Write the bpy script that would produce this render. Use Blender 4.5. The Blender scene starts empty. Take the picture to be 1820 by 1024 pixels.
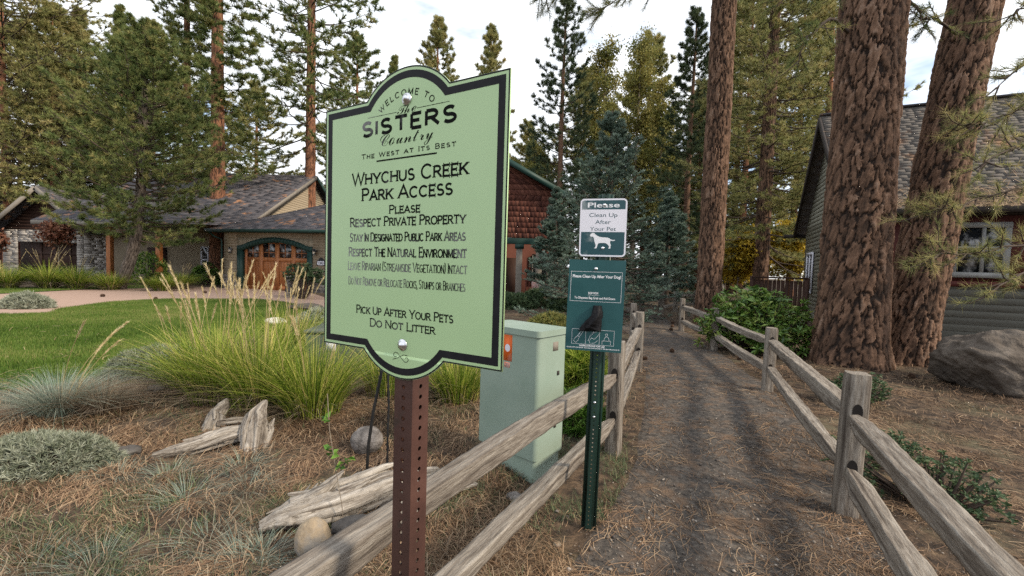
import bpy, math, random
import numpy as np
from mathutils import Vector, Matrix
from mathutils.geometry import tessellate_polygon, delaunay_2d_cdt

# ------------------------------------------------------------------ camera, sky, sun, exposure
SC = bpy.context.scene
COL = SC.collection
FPX, CU, CV, CAMH = 760.0, 910.0, 512.0, 1.5
PIT, ROL = math.atan(34 / 760), math.radians(1.7)
FW = np.array([0, math.cos(PIT), -math.sin(PIT)])
_R0 = np.array([1.0, 0, 0]); _U0 = np.array([0, math.sin(PIT), math.cos(PIT)])
RT = math.cos(ROL) * _R0 + math.sin(ROL) * _U0
UP = -math.sin(ROL) * _R0 + math.cos(ROL) * _U0
CAM = np.array([0, 0, CAMH])
cd = bpy.data.cameras.new("camera"); cam = bpy.data.objects.new("camera", cd); COL.objects.link(cam)
cd.sensor_width = 36; cd.lens = 36 * FPX / 1820; cd.clip_start = .02; cd.clip_end = 2000
M4 = Matrix.Identity(4)
for i in range(3):
    M4[i][0] = RT[i]; M4[i][1] = UP[i]; M4[i][2] = -FW[i]; M4[i][3] = CAM[i]
cam.matrix_world = M4
SC.camera = cam

SUN_EL, SUN_AZ = math.radians(36), math.radians(118)     # azimuth clockwise from +Y (ahead): right, a little behind
W = bpy.data.worlds.new("World"); SC.world = W; W.use_nodes = True
nt = W.node_tree; bg = nt.nodes['Background']
sky = nt.nodes.new('ShaderNodeTexSky'); sky.sky_type = 'NISHITA'; sky.sun_disc = False
sky.sun_elevation = SUN_EL; sky.sun_rotation = SUN_AZ; sky.air_density = 1.0; sky.dust_density = .6
tc = nt.nodes.new('ShaderNodeTexCoord'); mp = nt.nodes.new('ShaderNodeMapping'); mp.inputs['Scale'].default_value = (1.3, 1.3, 4.0)
mp.inputs['Location'].default_value = (.35, .1, .2)
nz = nt.nodes.new('ShaderNodeTexNoise'); nz.inputs['Scale'].default_value = 1.6; nz.inputs['Detail'].default_value = 6; nz.inputs['Roughness'].default_value = .55
rp = nt.nodes.new('ShaderNodeValToRGB'); rp.color_ramp.elements[0].position = .36; rp.color_ramp.elements[1].position = .49
rp.color_ramp.elements[0].color = (.12, .12, .12, 1)
mx = nt.nodes.new('ShaderNodeMix'); mx.data_type = 'RGBA'
nz2 = nt.nodes.new('ShaderNodeTexNoise'); nz2.inputs['Scale'].default_value = 3.5; nz2.inputs['Detail'].default_value = 5
cr = nt.nodes.new('ShaderNodeValToRGB'); cr.color_ramp.elements[0].position = .3; cr.color_ramp.elements[1].position = .68
cr.color_ramp.elements[0].color = (6.2, 6.5, 6.95, 1); cr.color_ramp.elements[1].color = (7.1, 7.25, 7.5, 1)
L = nt.links.new
L(tc.outputs['Generated'], mp.inputs['Vector']); L(mp.outputs['Vector'], nz.inputs['Vector']); L(mp.outputs['Vector'], nz2.inputs['Vector'])
L(nz.outputs['Fac'], rp.inputs['Fac']); L(nz2.outputs['Fac'], cr.inputs['Fac'])
L(rp.outputs['Color'], mx.inputs['Factor']); L(sky.outputs['Color'], mx.inputs['A']); L(cr.outputs['Color'], mx.inputs['B'])
L(mx.outputs['Result'], bg.inputs['Color']); bg.inputs['Strength'].default_value = .095

sl = bpy.data.lights.new("sun", 'SUN'); sl.energy = 2.1; sl.angle = math.radians(7); sl.color = (1.0, .86, .68)
sun = bpy.data.objects.new("sun", sl); COL.objects.link(sun)
sdir = Vector((math.sin(SUN_AZ) * math.cos(SUN_EL), math.cos(SUN_AZ) * math.cos(SUN_EL), math.sin(SUN_EL)))
sun.rotation_euler = sdir.to_track_quat('Z', 'Y').to_euler()
SC.view_settings.view_transform = 'Standard'; SC.view_settings.look = 'None'
SC.view_settings.exposure = 1.24; SC.view_settings.gamma = 1
SC.render.engine = 'CYCLES'; SC.cycles.use_denoising = False; SC.cycles.sample_clamp_indirect = 2.5; SC.cycles.sample_clamp_direct = 12; SC.cycles.caustics_reflective = False; SC.cycles.caustics_refractive = False; SC.cycles.use_adaptive_sampling = False
SC.cycles.max_bounces = 6; SC.cycles.diffuse_bounces = 3; SC.cycles.transmission_bounces = 4; SC.cycles.glossy_bounces = 2

# ------------------------------------------------------------------ helpers
def ray(u, v):
    return FW + (u - CU) / FPX * RT - (v - CV) / FPX * UP
def gp(u, v, z=0.0):
    d = ray(u, v); t = (z - CAMH) / d[2]; return CAM + t * d
def at(u, v, y):
    d = ray(u, v); return CAM + y / d[1] * d

def hash01(ix, iy, seed=0):
    a = (np.asarray(ix).astype(np.int64) * 374761393 + np.asarray(iy).astype(np.int64) * 668265263 + seed * 974634777) & 0xffffffff
    a = ((a ^ (a >> 13)) * 1274126177) & 0xffffffff
    a = ((a ^ (a >> 16)) * 2246822519) & 0xffffffff
    return ((a ^ (a >> 15)) & 0xffffff) / float(0x1000000)
def vnoise(x, y, seed=0):
    x = np.asarray(x, float); y = np.asarray(y, float)
    ix = np.floor(x); iy = np.floor(y); fx = x - ix; fy = y - iy
    fx = fx * fx * (3 - 2 * fx); fy = fy * fy * (3 - 2 * fy)
    a = hash01(ix, iy, seed); b = hash01(ix + 1, iy, seed); c = hash01(ix, iy + 1, seed); d = hash01(ix + 1, iy + 1, seed)
    return (a * (1 - fx) + b * fx) * (1 - fy) + (c * (1 - fx) + d * fx) * fy
def fbm(x, y, seed=0, o=4):
    s = 0; a = .5; f = 1
    for k in range(o):
        s = s + a * vnoise(np.asarray(x) * f, np.asarray(y) * f, seed + k); a *= .5; f *= 2.03
    return s / (1 - .5 ** o) - .5
def worley(u, v, nu, seed=0):
    iu = np.floor(u); iv = np.floor(v)
    f1 = np.full(u.shape, 9.0); f2 = f1.copy(); idv = np.zeros(u.shape)
    for du in (-1, 0, 1):
        for dv in (-1, 0, 1):
            cu = iu + du; cw = np.mod(cu, nu); cv = iv + dv
            px = cu + .1 + .8 * hash01(cw, cv, seed); py = cv + .1 + .8 * hash01(cw, cv, seed + 7)
            d = np.hypot(u - px, v - py); i_ = hash01(cw, cv, seed + 13)
            c = d < f1
            f2 = np.where(c, f1, np.minimum(f2, d)); idv = np.where(c, i_, idv); f1 = np.where(c, d, f1)
    return f1, f2, idv
def nrm(a):
    return a / np.maximum(np.linalg.norm(a, axis=-1, keepdims=True), 1e-9)

class Geo:
    def __init__(s):
        s.v = []; s.f = []; s.n = 0; s.a = {'var': [], 'aux': [], 'gc': []}
    def add(s, v, f, var=.5, aux=0.0, gc=None):
        v = np.asarray(v, float).reshape(-1, 3); f = np.asarray(f, int)
        s.v.append(v); s.f.append(f + s.n); k = len(v)
        s.a['var'].append(np.broadcast_to(np.asarray(var, float), (k,))); s.a['aux'].append(np.broadcast_to(np.asarray(aux, float), (k,)))
        s.a['gc'].append(np.zeros((k, 3)) if gc is None else np.asarray(gc, float).reshape(-1, 3)); s.n += k; return s
    def box(s, x0, x1, y0, y1, z0, z1, var=.5):
        v = [(x, y, z) for x in (x0, x1) for y in (y0, y1) for z in (z0, z1)]
        return s.add(v, [(0, 1, 3, 2), (4, 6, 7, 5), (0, 4, 5, 1), (2, 3, 7, 6), (0, 2, 6, 4), (1, 5, 7, 3)], var)
    def obox(s, c, ax, ay, az, var=.5):          # centre and three half-axis vectors
        c, ax, ay, az = (np.asarray(q, float) for q in (c, ax, ay, az))
        v = [c + i * ax + j * ay + k * az for i in (-1, 1) for j in (-1, 1) for k in (-1, 1)]
        return s.add(v, [(0, 1, 3, 2), (4, 6, 7, 5), (0, 4, 5, 1), (2, 3, 7, 6), (0, 2, 6, 4), (1, 5, 7, 3)], var)
    def bar(s, p, q, w, h, up=(0, 0, 1), var=.5):
        p = np.asarray(p, float); q = np.asarray(q, float); d = q - p; l = np.linalg.norm(d); d = d / l
        sd = np.cross(d, up); sd /= np.linalg.norm(sd); u = np.cross(sd, d)
        return s.obox((p + q) / 2, d * l / 2, sd * w / 2, u * h / 2, var)
    def tube(s, pts, rad, n=8, var=.5, cap=True):
        pts = np.asarray(pts, float); m = len(pts); rad = np.broadcast_to(np.asarray(rad, float), (m,))
        t = nrm(np.gradient(pts, axis=0)); ref = np.array([.31, .17, .93]) if abs(t[0][2]) < .8 else np.array([.93, .31, .17])
        a = nrm(np.cross(t, ref)); b = np.cross(t, a); th = np.arange(n) * 2 * np.pi / n
        v = pts[:, None] + rad[:, None, None] * (np.cos(th)[None, :, None] * a[:, None] + np.sin(th)[None, :, None] * b[:, None])
        i = np.arange(m - 1)[:, None] * n; j = np.arange(n)[None]; k = (j + 1) % n
        f = np.stack([i + j, i + k, i + n + k, i + n + j], -1).reshape(-1, 4)
        s.add(v.reshape(-1, 3), f, var)
        if cap:
            for r_, sgn in ((0, -1), (m - 1, 1)):
                vv = np.vstack([v[r_], pts[r_]]); ff = [(q, (q + 1) % n, n) if sgn > 0 else ((q + 1) % n, q, n) for q in range(n)]
                s.add(vv, ff, var)
        return s
    def lathe(s, prof, n=24, c=(0, 0, 0), axis='z', var=.5):
        th = np.arange(n) * 2 * np.pi / n; v = []
        for r_, h in prof:
            p = np.stack([r_ * np.cos(th), r_ * np.sin(th), np.full(n, h)], -1)
            if axis == 'y': p = np.stack([p[:, 0], -p[:, 2], p[:, 1]], -1)
            v.append(p + np.asarray(c))
        m = len(prof); i = np.arange(m - 1)[:, None] * n; j = np.arange(n)[None]; k = (j + 1) % n
        return s.add(np.concatenate(v), np.stack([i + j, i + k, i + n + k, i + n + j], -1).reshape(-1, 4), var)
    def plate(s, poly, y0, y1, var=.5):          # polygon in local x,z extruded between y0 (front) and y1
        P = [Vector((p[0], p[1], 0)) for p in poly]; T_ = np.array(tessellate_polygon([P])); n = len(P)
        v = [(p[0], y0, p[1]) for p in poly] + [(p[0], y1, p[1]) for p in poly]
        s.add(v, np.vstack([T_, T_[:, ::-1] + n]), var)
        return s.add(v, [(i, (i + 1) % n, n + (i + 1) % n, n + i) for i in range(n)], var)
    def merge(s, o, off=(0, 0, 0)):
        k = 0
        for v, f, a, b in zip(o.v, o.f, o.a['var'], o.a['aux']):
            s.add(v + np.asarray(off), f - k, a, b); k += len(v)
        return s
    def mesh(s, name, mat, smooth=False):
        me = bpy.data.meshes.new(name)
        v = np.concatenate(s.v) if s.v else np.zeros((0, 3))
        me.vertices.add(len(v)); me.vertices.foreach_set('co', v.astype(np.float32).ravel())
        li = np.concatenate([f.ravel() for f in s.f]); ln = np.concatenate([np.full(len(f), f.shape[1]) for f in s.f])
        me.loops.add(len(li)); me.loops.foreach_set('vertex_index', li.astype(np.int32))
        me.polygons.add(len(ln)); st = np.concatenate([[0], np.cumsum(ln)[:-1]])
        me.polygons.foreach_set('loop_start', st.astype(np.int32)); me.polygons.foreach_set('loop_total', ln.astype(np.int32))
        me.update(calc_edges=True); me.validate()
        for k in ('var', 'aux'):
            at_ = me.attributes.new(k, 'FLOAT', 'POINT'); at_.data.foreach_set('value', np.concatenate(s.a[k]).astype(np.float32))
        at_ = me.attributes.new('gc', 'FLOAT_VECTOR', 'POINT'); at_.data.foreach_set('vector', np.concatenate(s.a['gc']).astype(np.float32).ravel())
        if smooth: me.polygons.foreach_set('use_smooth', np.ones(len(ln), bool))
        me.materials.append(mat); return me

def tag(o, label=None, cat=None, group=None, kind=None):
    if label: o['label'] = label
    if cat: o['category'] = cat
    if group: o['group'] = group
    if kind: o['kind'] = kind
    return o
def single(name, geo, mat, label=None, cat=None, group=None, kind=None, smooth=False, loc=(0, 0, 0), rz=0):
    o = bpy.data.objects.new(name, geo.mesh(name, mat, smooth)); COL.objects.link(o); o.location = loc; o.rotation_euler.z = rz
    return tag(o, label, cat, group, kind)
class Thing:
    def __init__(s, name, label, cat, loc=(0, 0, 0), rz=0, group=None):
        s.o = bpy.data.objects.new(name, None); COL.objects.link(s.o); s.o.location = loc; s.o.rotation_euler.z = rz
        s.o.empty_display_size = .2; s.loc = np.asarray(loc, float); tag(s.o, label, cat, group)
    def part(s, name, geo, mat, world=False, parent=None, smooth=False, bevel=0, label=None):
        me = geo.mesh(name, mat, smooth)
        if world:
            co = np.zeros(len(me.vertices) * 3, np.float32); me.vertices.foreach_get('co', co)
            me.vertices.foreach_set('co', (co.reshape(-1, 3) - s.loc).astype(np.float32).ravel())
        o = bpy.data.objects.new(name, me); COL.objects.link(o); o.parent = parent or s.o
        if bevel:
            m = o.modifiers.new('bevel', 'BEVEL'); m.width = bevel; m.segments = 2; m.limit_method = 'ANGLE'
        if label: o['label'] = label
        return o
def dup(o, loc, rz=0, scale=None, label=None, group=None):
    c = o.copy(); COL.objects.link(c); c.location = loc; c.rotation_euler.z = rz
    if scale is not None: c.scale = (scale,) * 3 if np.isscalar(scale) else scale
    if label: c['label'] = label
    if group: c['group'] = group
    for ch in list(o.children):
        k = ch.copy(); COL.objects.link(k); k.parent = c
        for g in list(ch.children):
            q = g.copy(); COL.objects.link(q); q.parent = k
    return c

# ------------------------------------------------------------------ materials
def mat(name, cols, scale=4.0, stretch=(1, 1, 1), rough=.85, spec=.25, bump=.0, bscale=None, bdist=.01, var=0.0, detail=6, transl=0.0,
        pos=None, metal=0.0, coat=0.0, dist=0.0, aux=None, spots=None, coord='Object'):
    """colour ramp over a noise (mixed with the per-piece 'var' attribute); aux = colour of the furrows (attribute 'aux' 0..1)"""
    m = bpy.data.materials.new(name); m.use_nodes = True; t = m.node_tree; N = t.nodes; K = t.links.new
    b = N['Principled BSDF']; b.inputs['Roughness'].default_value = rough; b.inputs['Specular IOR Level'].default_value = spec
    b.inputs['Metallic'].default_value = metal; b.inputs['Coat Weight'].default_value = coat
    co = N.new('ShaderNodeTexCoord'); mpn = N.new('ShaderNodeMapping'); mpn.inputs['Scale'].default_value = stretch
    if coord == 'gc': co = N.new('ShaderNodeAttribute'); co.attribute_name = 'gc'
    K(co.outputs['Vector' if coord == 'gc' else 'Object'], mpn.inputs['Vector'])
    no = N.new('ShaderNodeTexNoise'); no.inputs['Scale'].default_value = scale; no.inputs['Detail'].default_value = detail
    no.inputs['Roughness'].default_value = .62; no.inputs['Distortion'].default_value = dist
    K(mpn.outputs['Vector'], no.inputs['Vector'])
    fac = no.outputs['Fac']
    if var:
        at_ = N.new('ShaderNodeAttribute'); at_.attribute_name = 'var'
        mm = N.new('ShaderNodeMix'); mm.data_type = 'FLOAT'; mm.inputs['Factor'].default_value = var
        K(fac, mm.inputs['A']); K(at_.outputs['Fac'], mm.inputs['B']); fac = mm.outputs['Result']
    ra = N.new('ShaderNodeValToRGB'); e = ra.color_ramp.elements; n = len(cols)
    ps = pos or ([.5] if n == 1 else [.3 + .4 * i / (n - 1) for i in range(n)] if not var else [.22 + .56 * i / (n - 1) for i in range(n)])
    while len(e) < n: e.new(.5)
    for i, c in enumerate(cols):
        e[i].position = ps[i]; e[i].color = (*c, 1)
    K(fac, ra.inputs['Fac']); col = ra.outputs['Color']
    if spots:                                   # (colour, scale, threshold lo, hi): patches with a shape of their own
        n2 = N.new('ShaderNodeTexNoise'); n2.inputs['Scale'].default_value = spots[1]; n2.inputs['Detail'].default_value = 5; n2.inputs['Roughness'].default_value = .65
        K(mpn.outputs['Vector'], n2.inputs['Vector'])
        mr = N.new('ShaderNodeMapRange'); mr.inputs['From Min'].default_value = spots[2]; mr.inputs['From Max'].default_value = spots[3]
        K(n2.outputs['Fac'], mr.inputs['Value'])
        m2 = N.new('ShaderNodeMix'); m2.data_type = 'RGBA'; m2.inputs['B'].default_value = (*spots[0], 1)
        K(mr.outputs['Result'], m2.inputs['Factor']); K(col, m2.inputs['A']); col = m2.outputs['Result']
    if aux:
        a2 = N.new('ShaderNodeAttribute'); a2.attribute_name = 'aux'
        m3 = N.new('ShaderNodeMix'); m3.data_type = 'RGBA'; m3.inputs['B'].default_value = (*aux, 1)
        K(a2.outputs['Fac'], m3.inputs['Factor']); K(col, m3.inputs['A']); col = m3.outputs['Result']
    K(col, b.inputs['Base Color'])
    if bump:
        nb = N.new('ShaderNodeTexNoise'); nb.inputs['Scale'].default_value = bscale or scale * 3; nb.inputs['Detail'].default_value = 5; nb.inputs['Roughness'].default_value = .65
        K(mpn.outputs['Vector'], nb.inputs['Vector'])
        bu = N.new('ShaderNodeBump'); bu.inputs['Strength'].default_value = bump; bu.inputs['Distance'].default_value = bdist
        K(nb.outputs['Fac'], bu.inputs['Height']); K(bu.outputs['Normal'], b.inputs['Normal'])
    if transl:
        tr = N.new('ShaderNodeBsdfTranslucent'); K(col, tr.inputs['Color']); mxs = N.new('ShaderNodeMixShader'); mxs.inputs['Fac'].default_value = transl
        K(b.outputs['BSDF'], mxs.inputs[1]); K(tr.outputs['BSDF'], mxs.inputs[2]); K(mxs.outputs['Shader'], N['Material Output'].inputs['Surface'])
    return m

MT = {}
MT['soil'] = mat('soil', [(.016, .012, .009), (.045, .032, .023), (.10, .068, .044), (.17, .115, .07)], scale=9, detail=10, rough=.95, bump=.9, bscale=40, bdist=.02, spots=((.115, .10, .062), 1.3, .5, .68))
MT['path'] = mat('path_gravel', [(.03, .027, .025), (.075, .066, .058), (.15, .13, .11)], scale=22, detail=10, rough=.95, bump=1.0, bscale=70, bdist=.012, spots=((.145, .098, .066), 5, .50, .68))
MT['lawn'] = mat('lawn_soil', [(.035, .075, .01), (.06, .13, .02), (.09, .17, .03)], scale=3, rough=.95, bump=.5, bscale=60)
MT['blade'] = mat('lawn_blade', [(.045, .085, .012), (.085, .15, .02), (.15, .21, .045), (.26, .24, .09)], scale=.5, var=.7, rough=.6, transl=.3)
MT['paver'] = mat('driveway_paver', [(.25, .17, .13), (.33, .23, .18), (.40, .29, .23)], scale=14, var=.6, rough=.9, bump=.3, bscale=60)
MT['litter'] = mat('pine_litter', [(.055, .036, .024), (.14, .085, .05), (.25, .155, .09), (.37, .265, .165)], scale=3, var=.9, rough=.7)
MT['stone_chip'] = mat('stone_chip', [(.07, .06, .055), (.17, .145, .12), (.30, .26, .22)], scale=6, var=.9, rough=.9)
MT['bark'] = mat('ponderosa_bark', [(.043, .027, .019), (.102, .059, .038), (.178, .104, .067), (.245, .165, .12)], scale=6, var=.5, rough=.92, bump=.8, bscale=38, bdist=.02, stretch=(1, 1, .6), aux=(.022, .015, .012))
MT['bark_orange'] = mat('orange_bark', [(.13, .06, .035), (.25, .115, .065), (.33, .17, .105)], scale=5, var=.4, rough=.92, bump=.7, bscale=24, bdist=.02, aux=(.04, .024, .018))
MT['bark_grey'] = mat('grey_bark', [(.06, .048, .04), (.12, .098, .082), (.18, .152, .13)], scale=6, var=.4, rough=.92, bump=.7, bscale=30, bdist=.02, aux=(.03, .024, .02))
MT['limb'] = mat('limb_bark', [(.045, .034, .028), (.10, .075, .058)], scale=8, rough=.95)
MT['limb_pale'] = mat('pale_bark', [(.14, .11, .085), (.26, .22, .17)], scale=8, rough=.95, bump=.5)
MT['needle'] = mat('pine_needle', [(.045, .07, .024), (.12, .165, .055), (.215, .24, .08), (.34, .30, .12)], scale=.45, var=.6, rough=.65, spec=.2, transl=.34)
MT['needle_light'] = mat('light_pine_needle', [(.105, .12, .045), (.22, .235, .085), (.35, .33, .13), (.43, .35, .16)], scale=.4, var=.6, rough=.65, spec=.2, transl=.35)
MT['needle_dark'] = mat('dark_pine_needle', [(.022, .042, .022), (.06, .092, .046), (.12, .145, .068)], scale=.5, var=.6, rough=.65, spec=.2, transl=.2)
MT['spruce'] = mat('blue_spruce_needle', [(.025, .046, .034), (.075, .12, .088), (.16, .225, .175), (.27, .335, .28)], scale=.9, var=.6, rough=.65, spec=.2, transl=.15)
MT['aspen'] = mat('autumn_leaf', [(.08, .10, .03), (.18, .195, .055), (.30, .275, .085), (.38, .31, .10)], scale=.6, var=.6, rough=.6, transl=.35)
MT['gold'] = mat('golden_leaf', [(.20, .16, .02), (.42, .30, .03), (.58, .42, .05)], scale=.8, var=.6, rough=.6, transl=.35)
MT['rhodo'] = mat('rhododendron_leaf', [(.03, .07, .015), (.085, .17, .03), (.19, .29, .06), (.30, .34, .09)], scale=1.2, var=.65, rough=.4, spec=.45, transl=.2)
MT['boxleaf'] = mat('shrub_leaf', [(.025, .05, .022), (.06, .10, .045), (.11, .15, .07)], scale=2, var=.7, rough=.55, transl=.2)
MT['redleaf'] = mat('red_maple_leaf', [(.11, .04, .025), (.22, .085, .05), (.30, .15, .085)], scale=1.5, var=.7, rough=.6, transl=.3)
MT['reed'] = mat('reed_blade', [(.05, .10, .010), (.17, .25, .025), (.35, .41, .06), (.58, .48, .17)], scale=1.4, var=.75, rough=.55, transl=.3)
MT['plume'] = mat('reed_plume', [(.40, .31, .15), (.60, .49, .28), (.72, .61, .40)], scale=3, var=.8, rough=.8, transl=.25)
MT['fescue'] = mat('blue_fescue_blade', [(.09, .13, .10), (.20, .26, .21), (.31, .36, .29), (.40, .36, .26)], scale=1.5, var=.75, rough=.6, transl=.2)
MT['drygrass'] = mat('dry_grass_blade', [(.10, .072, .048), (.20, .15, .10), (.30, .24, .17)], scale=2, var=.8, rough=.8, transl=.2)
MT['sage'] = mat('sage_leaf', [(.13, .15, .10), (.25, .27, .20), (.37, .39, .31)], scale=3, var=.8, rough=.8, transl=.15)
MT['green'] = mat('green_weed_leaf', [(.04, .10, .015), (.09, .19, .03), (.15, .27, .05)], scale=3, var=.8, rough=.55, transl=.3)
MT['rail'] = mat('weathered_wood', [(.035, .029, .024), (.145, .122, .10), (.265, .236, .20), (.41, .38, .34)], scale=16, stretch=(.5, 4.2, 4.2), coord='gc', detail=9, var=.25, rough=.92, bump=1.0, bscale=20, bdist=.012, aux=(.03, .022, .018))
MT['drift'] = mat('driftwood', [(.03, .024, .02), (.17, .145, .12), (.36, .325, .28), (.55, .51, .46)], scale=18, stretch=(.18, 3.2, 3.2), coord='gc', detail=9, var=.35, rough=.94, bump=1.0, bscale=40, bdist=.012, aux=(.04, .03, .024))
MT['rock'] = mat('grey_basalt', [(.05, .040, .032), (.095, .079, .065), (.15, .128, .108)], scale=4, rough=.9, bump=.9, bscale=14, bdist=.04, spots=((.035, .03, .026), 2.2, .55, .7))
MT['rock_dark'] = mat('dark_rock', [(.035, .032, .031), (.085, .078, .072), (.15, .14, .13)], scale=6, rough=.9, bump=.8, bscale=22, bdist=.02)
MT['rock_tan'] = mat('tan_rock', [(.15, .12, .085), (.28, .22, .15), (.36, .28, .18)], scale=9, rough=.9, bump=.6, bscale=30, bdist=.01, spots=((.20, .185, .165), 6, .48, .62))
MT['rock_pit'] = mat('pitted_rock', [(.05, .045, .04), (.19, .17, .155), (.28, .255, .235)], scale=14, rough=.95, bump=1.0, bscale=22, bdist=.03)
MT['rock_white'] = mat('pale_stone', [(.45, .42, .38), (.65, .62, .58)], scale=8, rough=.9, bump=.4)
MT['fescue_green'] = mat('bed_sprout', [(.05, .085, .04), (.10, .145, .07), (.17, .20, .10), (.24, .22, .13)], scale=2, var=.7, rough=.7, transl=.2)
MT['shadedframe'] = mat('shaded_window_frame', [(.22, .22, .21), (.28, .28, .27)], scale=6, rough=.6)  # white frame greyed: the shade it stands in is put into its colour
MT['sign'] = mat('sign_green', [(.375, .525, .28), (.40, .55, .30)], scale=7, rough=.3, spec=.35, bump=.05, bscale=260, bdist=.001)
MT['signblack'] = mat('sign_black_vinyl', [(.012, .012, .014), (.02, .02, .022)], scale=30, rough=.5, spec=.1, bump=.18, bscale=300, bdist=.001)
MT['ink'] = mat('printed_ink', [(.008, .009, .008)], rough=.8, spec=.04)
MT['zinc'] = mat('zinc_bolt', [(.55, .56, .58), (.72, .73, .75)], scale=60, rough=.3, metal=1.0)
MT['brownpost'] = mat('rust_brown_paint', [(.040, .019, .015), (.057, .026, .020), (.078, .037, .028)], scale=9, rough=.5, spec=.4, bump=.15, bscale=120, spots=((.04, .024, .018), 14, .6, .7))
MT['greenpost'] = mat('dark_green_paint', [(.008, .026, .02), (.012, .036, .028)], scale=12, rough=.45, spec=.4, bump=.1, bscale=80)
MT['teal'] = mat('teal_painted_metal', [(.010, .058, .064), (.014, .07, .076), (.02, .08, .086)], scale=5, rough=.4, spec=.4)
MT['tealsign'] = mat('teal_sign_face', [(.012, .055, .068)], rough=.35, spec=.4)
MT['white'] = mat('white_print', [(.66, .67, .70)], rough=.5)
MT['signwhite'] = mat('sign_white_face', [(.60, .60, .66), (.64, .64, .70)], scale=5, rough=.4)
MT['bag'] = mat('black_plastic_bag', [(.006, .006, .007), (.014, .014, .016)], scale=30, rough=.5, spec=.15, bump=.6, bscale=60, bdist=.01)
MT['cab'] = mat('grey_green_cabinet_paint', [(.195, .26, .21), (.225, .29, .24), (.25, .31, .26)], scale=2.2, rough=.5, spec=.35, bump=.06, bscale=90, spots=((.17, .20, .15), 2.6, .58, .75))
MT['cab_dark'] = mat('dark_green_cabinet_paint', [(.06, .075, .062), (.09, .105, .09)], scale=4, rough=.5)
MT['cab_base'] = mat('cabinet_base_paint', [(.22, .29, .235), (.27, .33, .275)], scale=3, rough=.7)
MT['orange'] = mat('orange_sticker', [(.62, .12, .02)], rough=.5)
MT['yellow'] = mat('yellow_sticker', [(.62, .45, .05)], rough=.5)
MT['hose'] = mat('black_conduit', [(.008, .008, .009), (.02, .02, .02)], scale=20, rough=.55)
MT['shingle'] = mat('roof_shingle', [(.055, .053, .060), (.085, .081, .090), (.115, .108, .116)], scale=3, var=.35, rough=.9, bump=.5, bscale=40, spots=((.30, .16, .09), 1.5, .575, .65))
MT['shingle_grey'] = mat('grey_roof_shingle', [(.085, .078, .072), (.11, .101, .093), (.135, .125, .115)], scale=3, var=.2, rough=.9, bump=.5, bscale=40, spots=((.22, .125, .075), 1.1, .55, .68))
MT['siding'] = mat('tan_lap_siding', [(.27, .22, .155), (.32, .265, .19)], scale=3, var=.4, rough=.8)
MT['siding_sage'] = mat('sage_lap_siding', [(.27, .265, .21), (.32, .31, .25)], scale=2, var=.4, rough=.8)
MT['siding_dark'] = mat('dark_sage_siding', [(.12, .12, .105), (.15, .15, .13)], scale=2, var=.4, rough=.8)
MT['redshake'] = mat('red_brown_shake', [(.065, .024, .018), (.11, .04, .028), (.16, .065, .045)], scale=5, var=.7, rough=.9)
MT['redtrim'] = mat('dark_red_trim', [(.085, .022, .018), (.10, .028, .022)], scale=4, rough=.6)
MT['greentrim'] = mat('dark_green_trim', [(.012, .036, .03), (.016, .045, .037)], scale=4, rough=.5)
MT['darktrim'] = mat('dark_brown_trim', [(.026, .020, .017), (.038, .03, .026)], scale=5, rough=.7)
MT['palewood'] = mat('pale_trim', [(.17, .15, .125), (.22, .195, .165)], scale=5, rough=.7)
MT['doorwood'] = mat('garage_door_wood', [(.24, .08, .025), (.34, .125, .042), (.42, .165, .06)], scale=4, stretch=(4, 4, .5), rough=.5, spec=.35)
MT['darkwood'] = mat('dark_stained_wood', [(.035, .018, .013), (.06, .03, .021)], scale=6, stretch=(3, 3, .5), rough=.7)
MT['stonewall'] = mat('stacked_stone', [(.24, .22, .20), (.37, .345, .315), (.50, .465, .425)], scale=5, var=.75, rough=.9, bump=.6, bscale=20)
MT['cobble'] = mat('ledge_stone', [(.12, .11, .105), (.25, .23, .21)], scale=5, var=.75, rough=.9, bump=.6, bscale=20)
MT['glass'] = mat('window_glass', [(.012, .014, .016)], rough=.06, spec=.6)
MT['shade'] = mat('mortise_shade_black', [(.012, .010, .009), (.02, .016, .014)], rough=.9)  # near-black colour standing in for shade inside the post sockets
MT['iron'] = mat('black_iron', [(.012, .012, .013)], rough=.5)
MT['lampglass'] = mat('lantern_glass', [(.45, .38, .28)], rough=.3)
MT['cone'] = mat('pine_cone_scale', [(.06, .035, .022), (.12, .07, .045)], scale=20, rough=.9)
MT['flower'] = mat('flower_cloth', [(.55, .45, .42), (.35, .12, .10)], scale=12, rough=.8)

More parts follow.
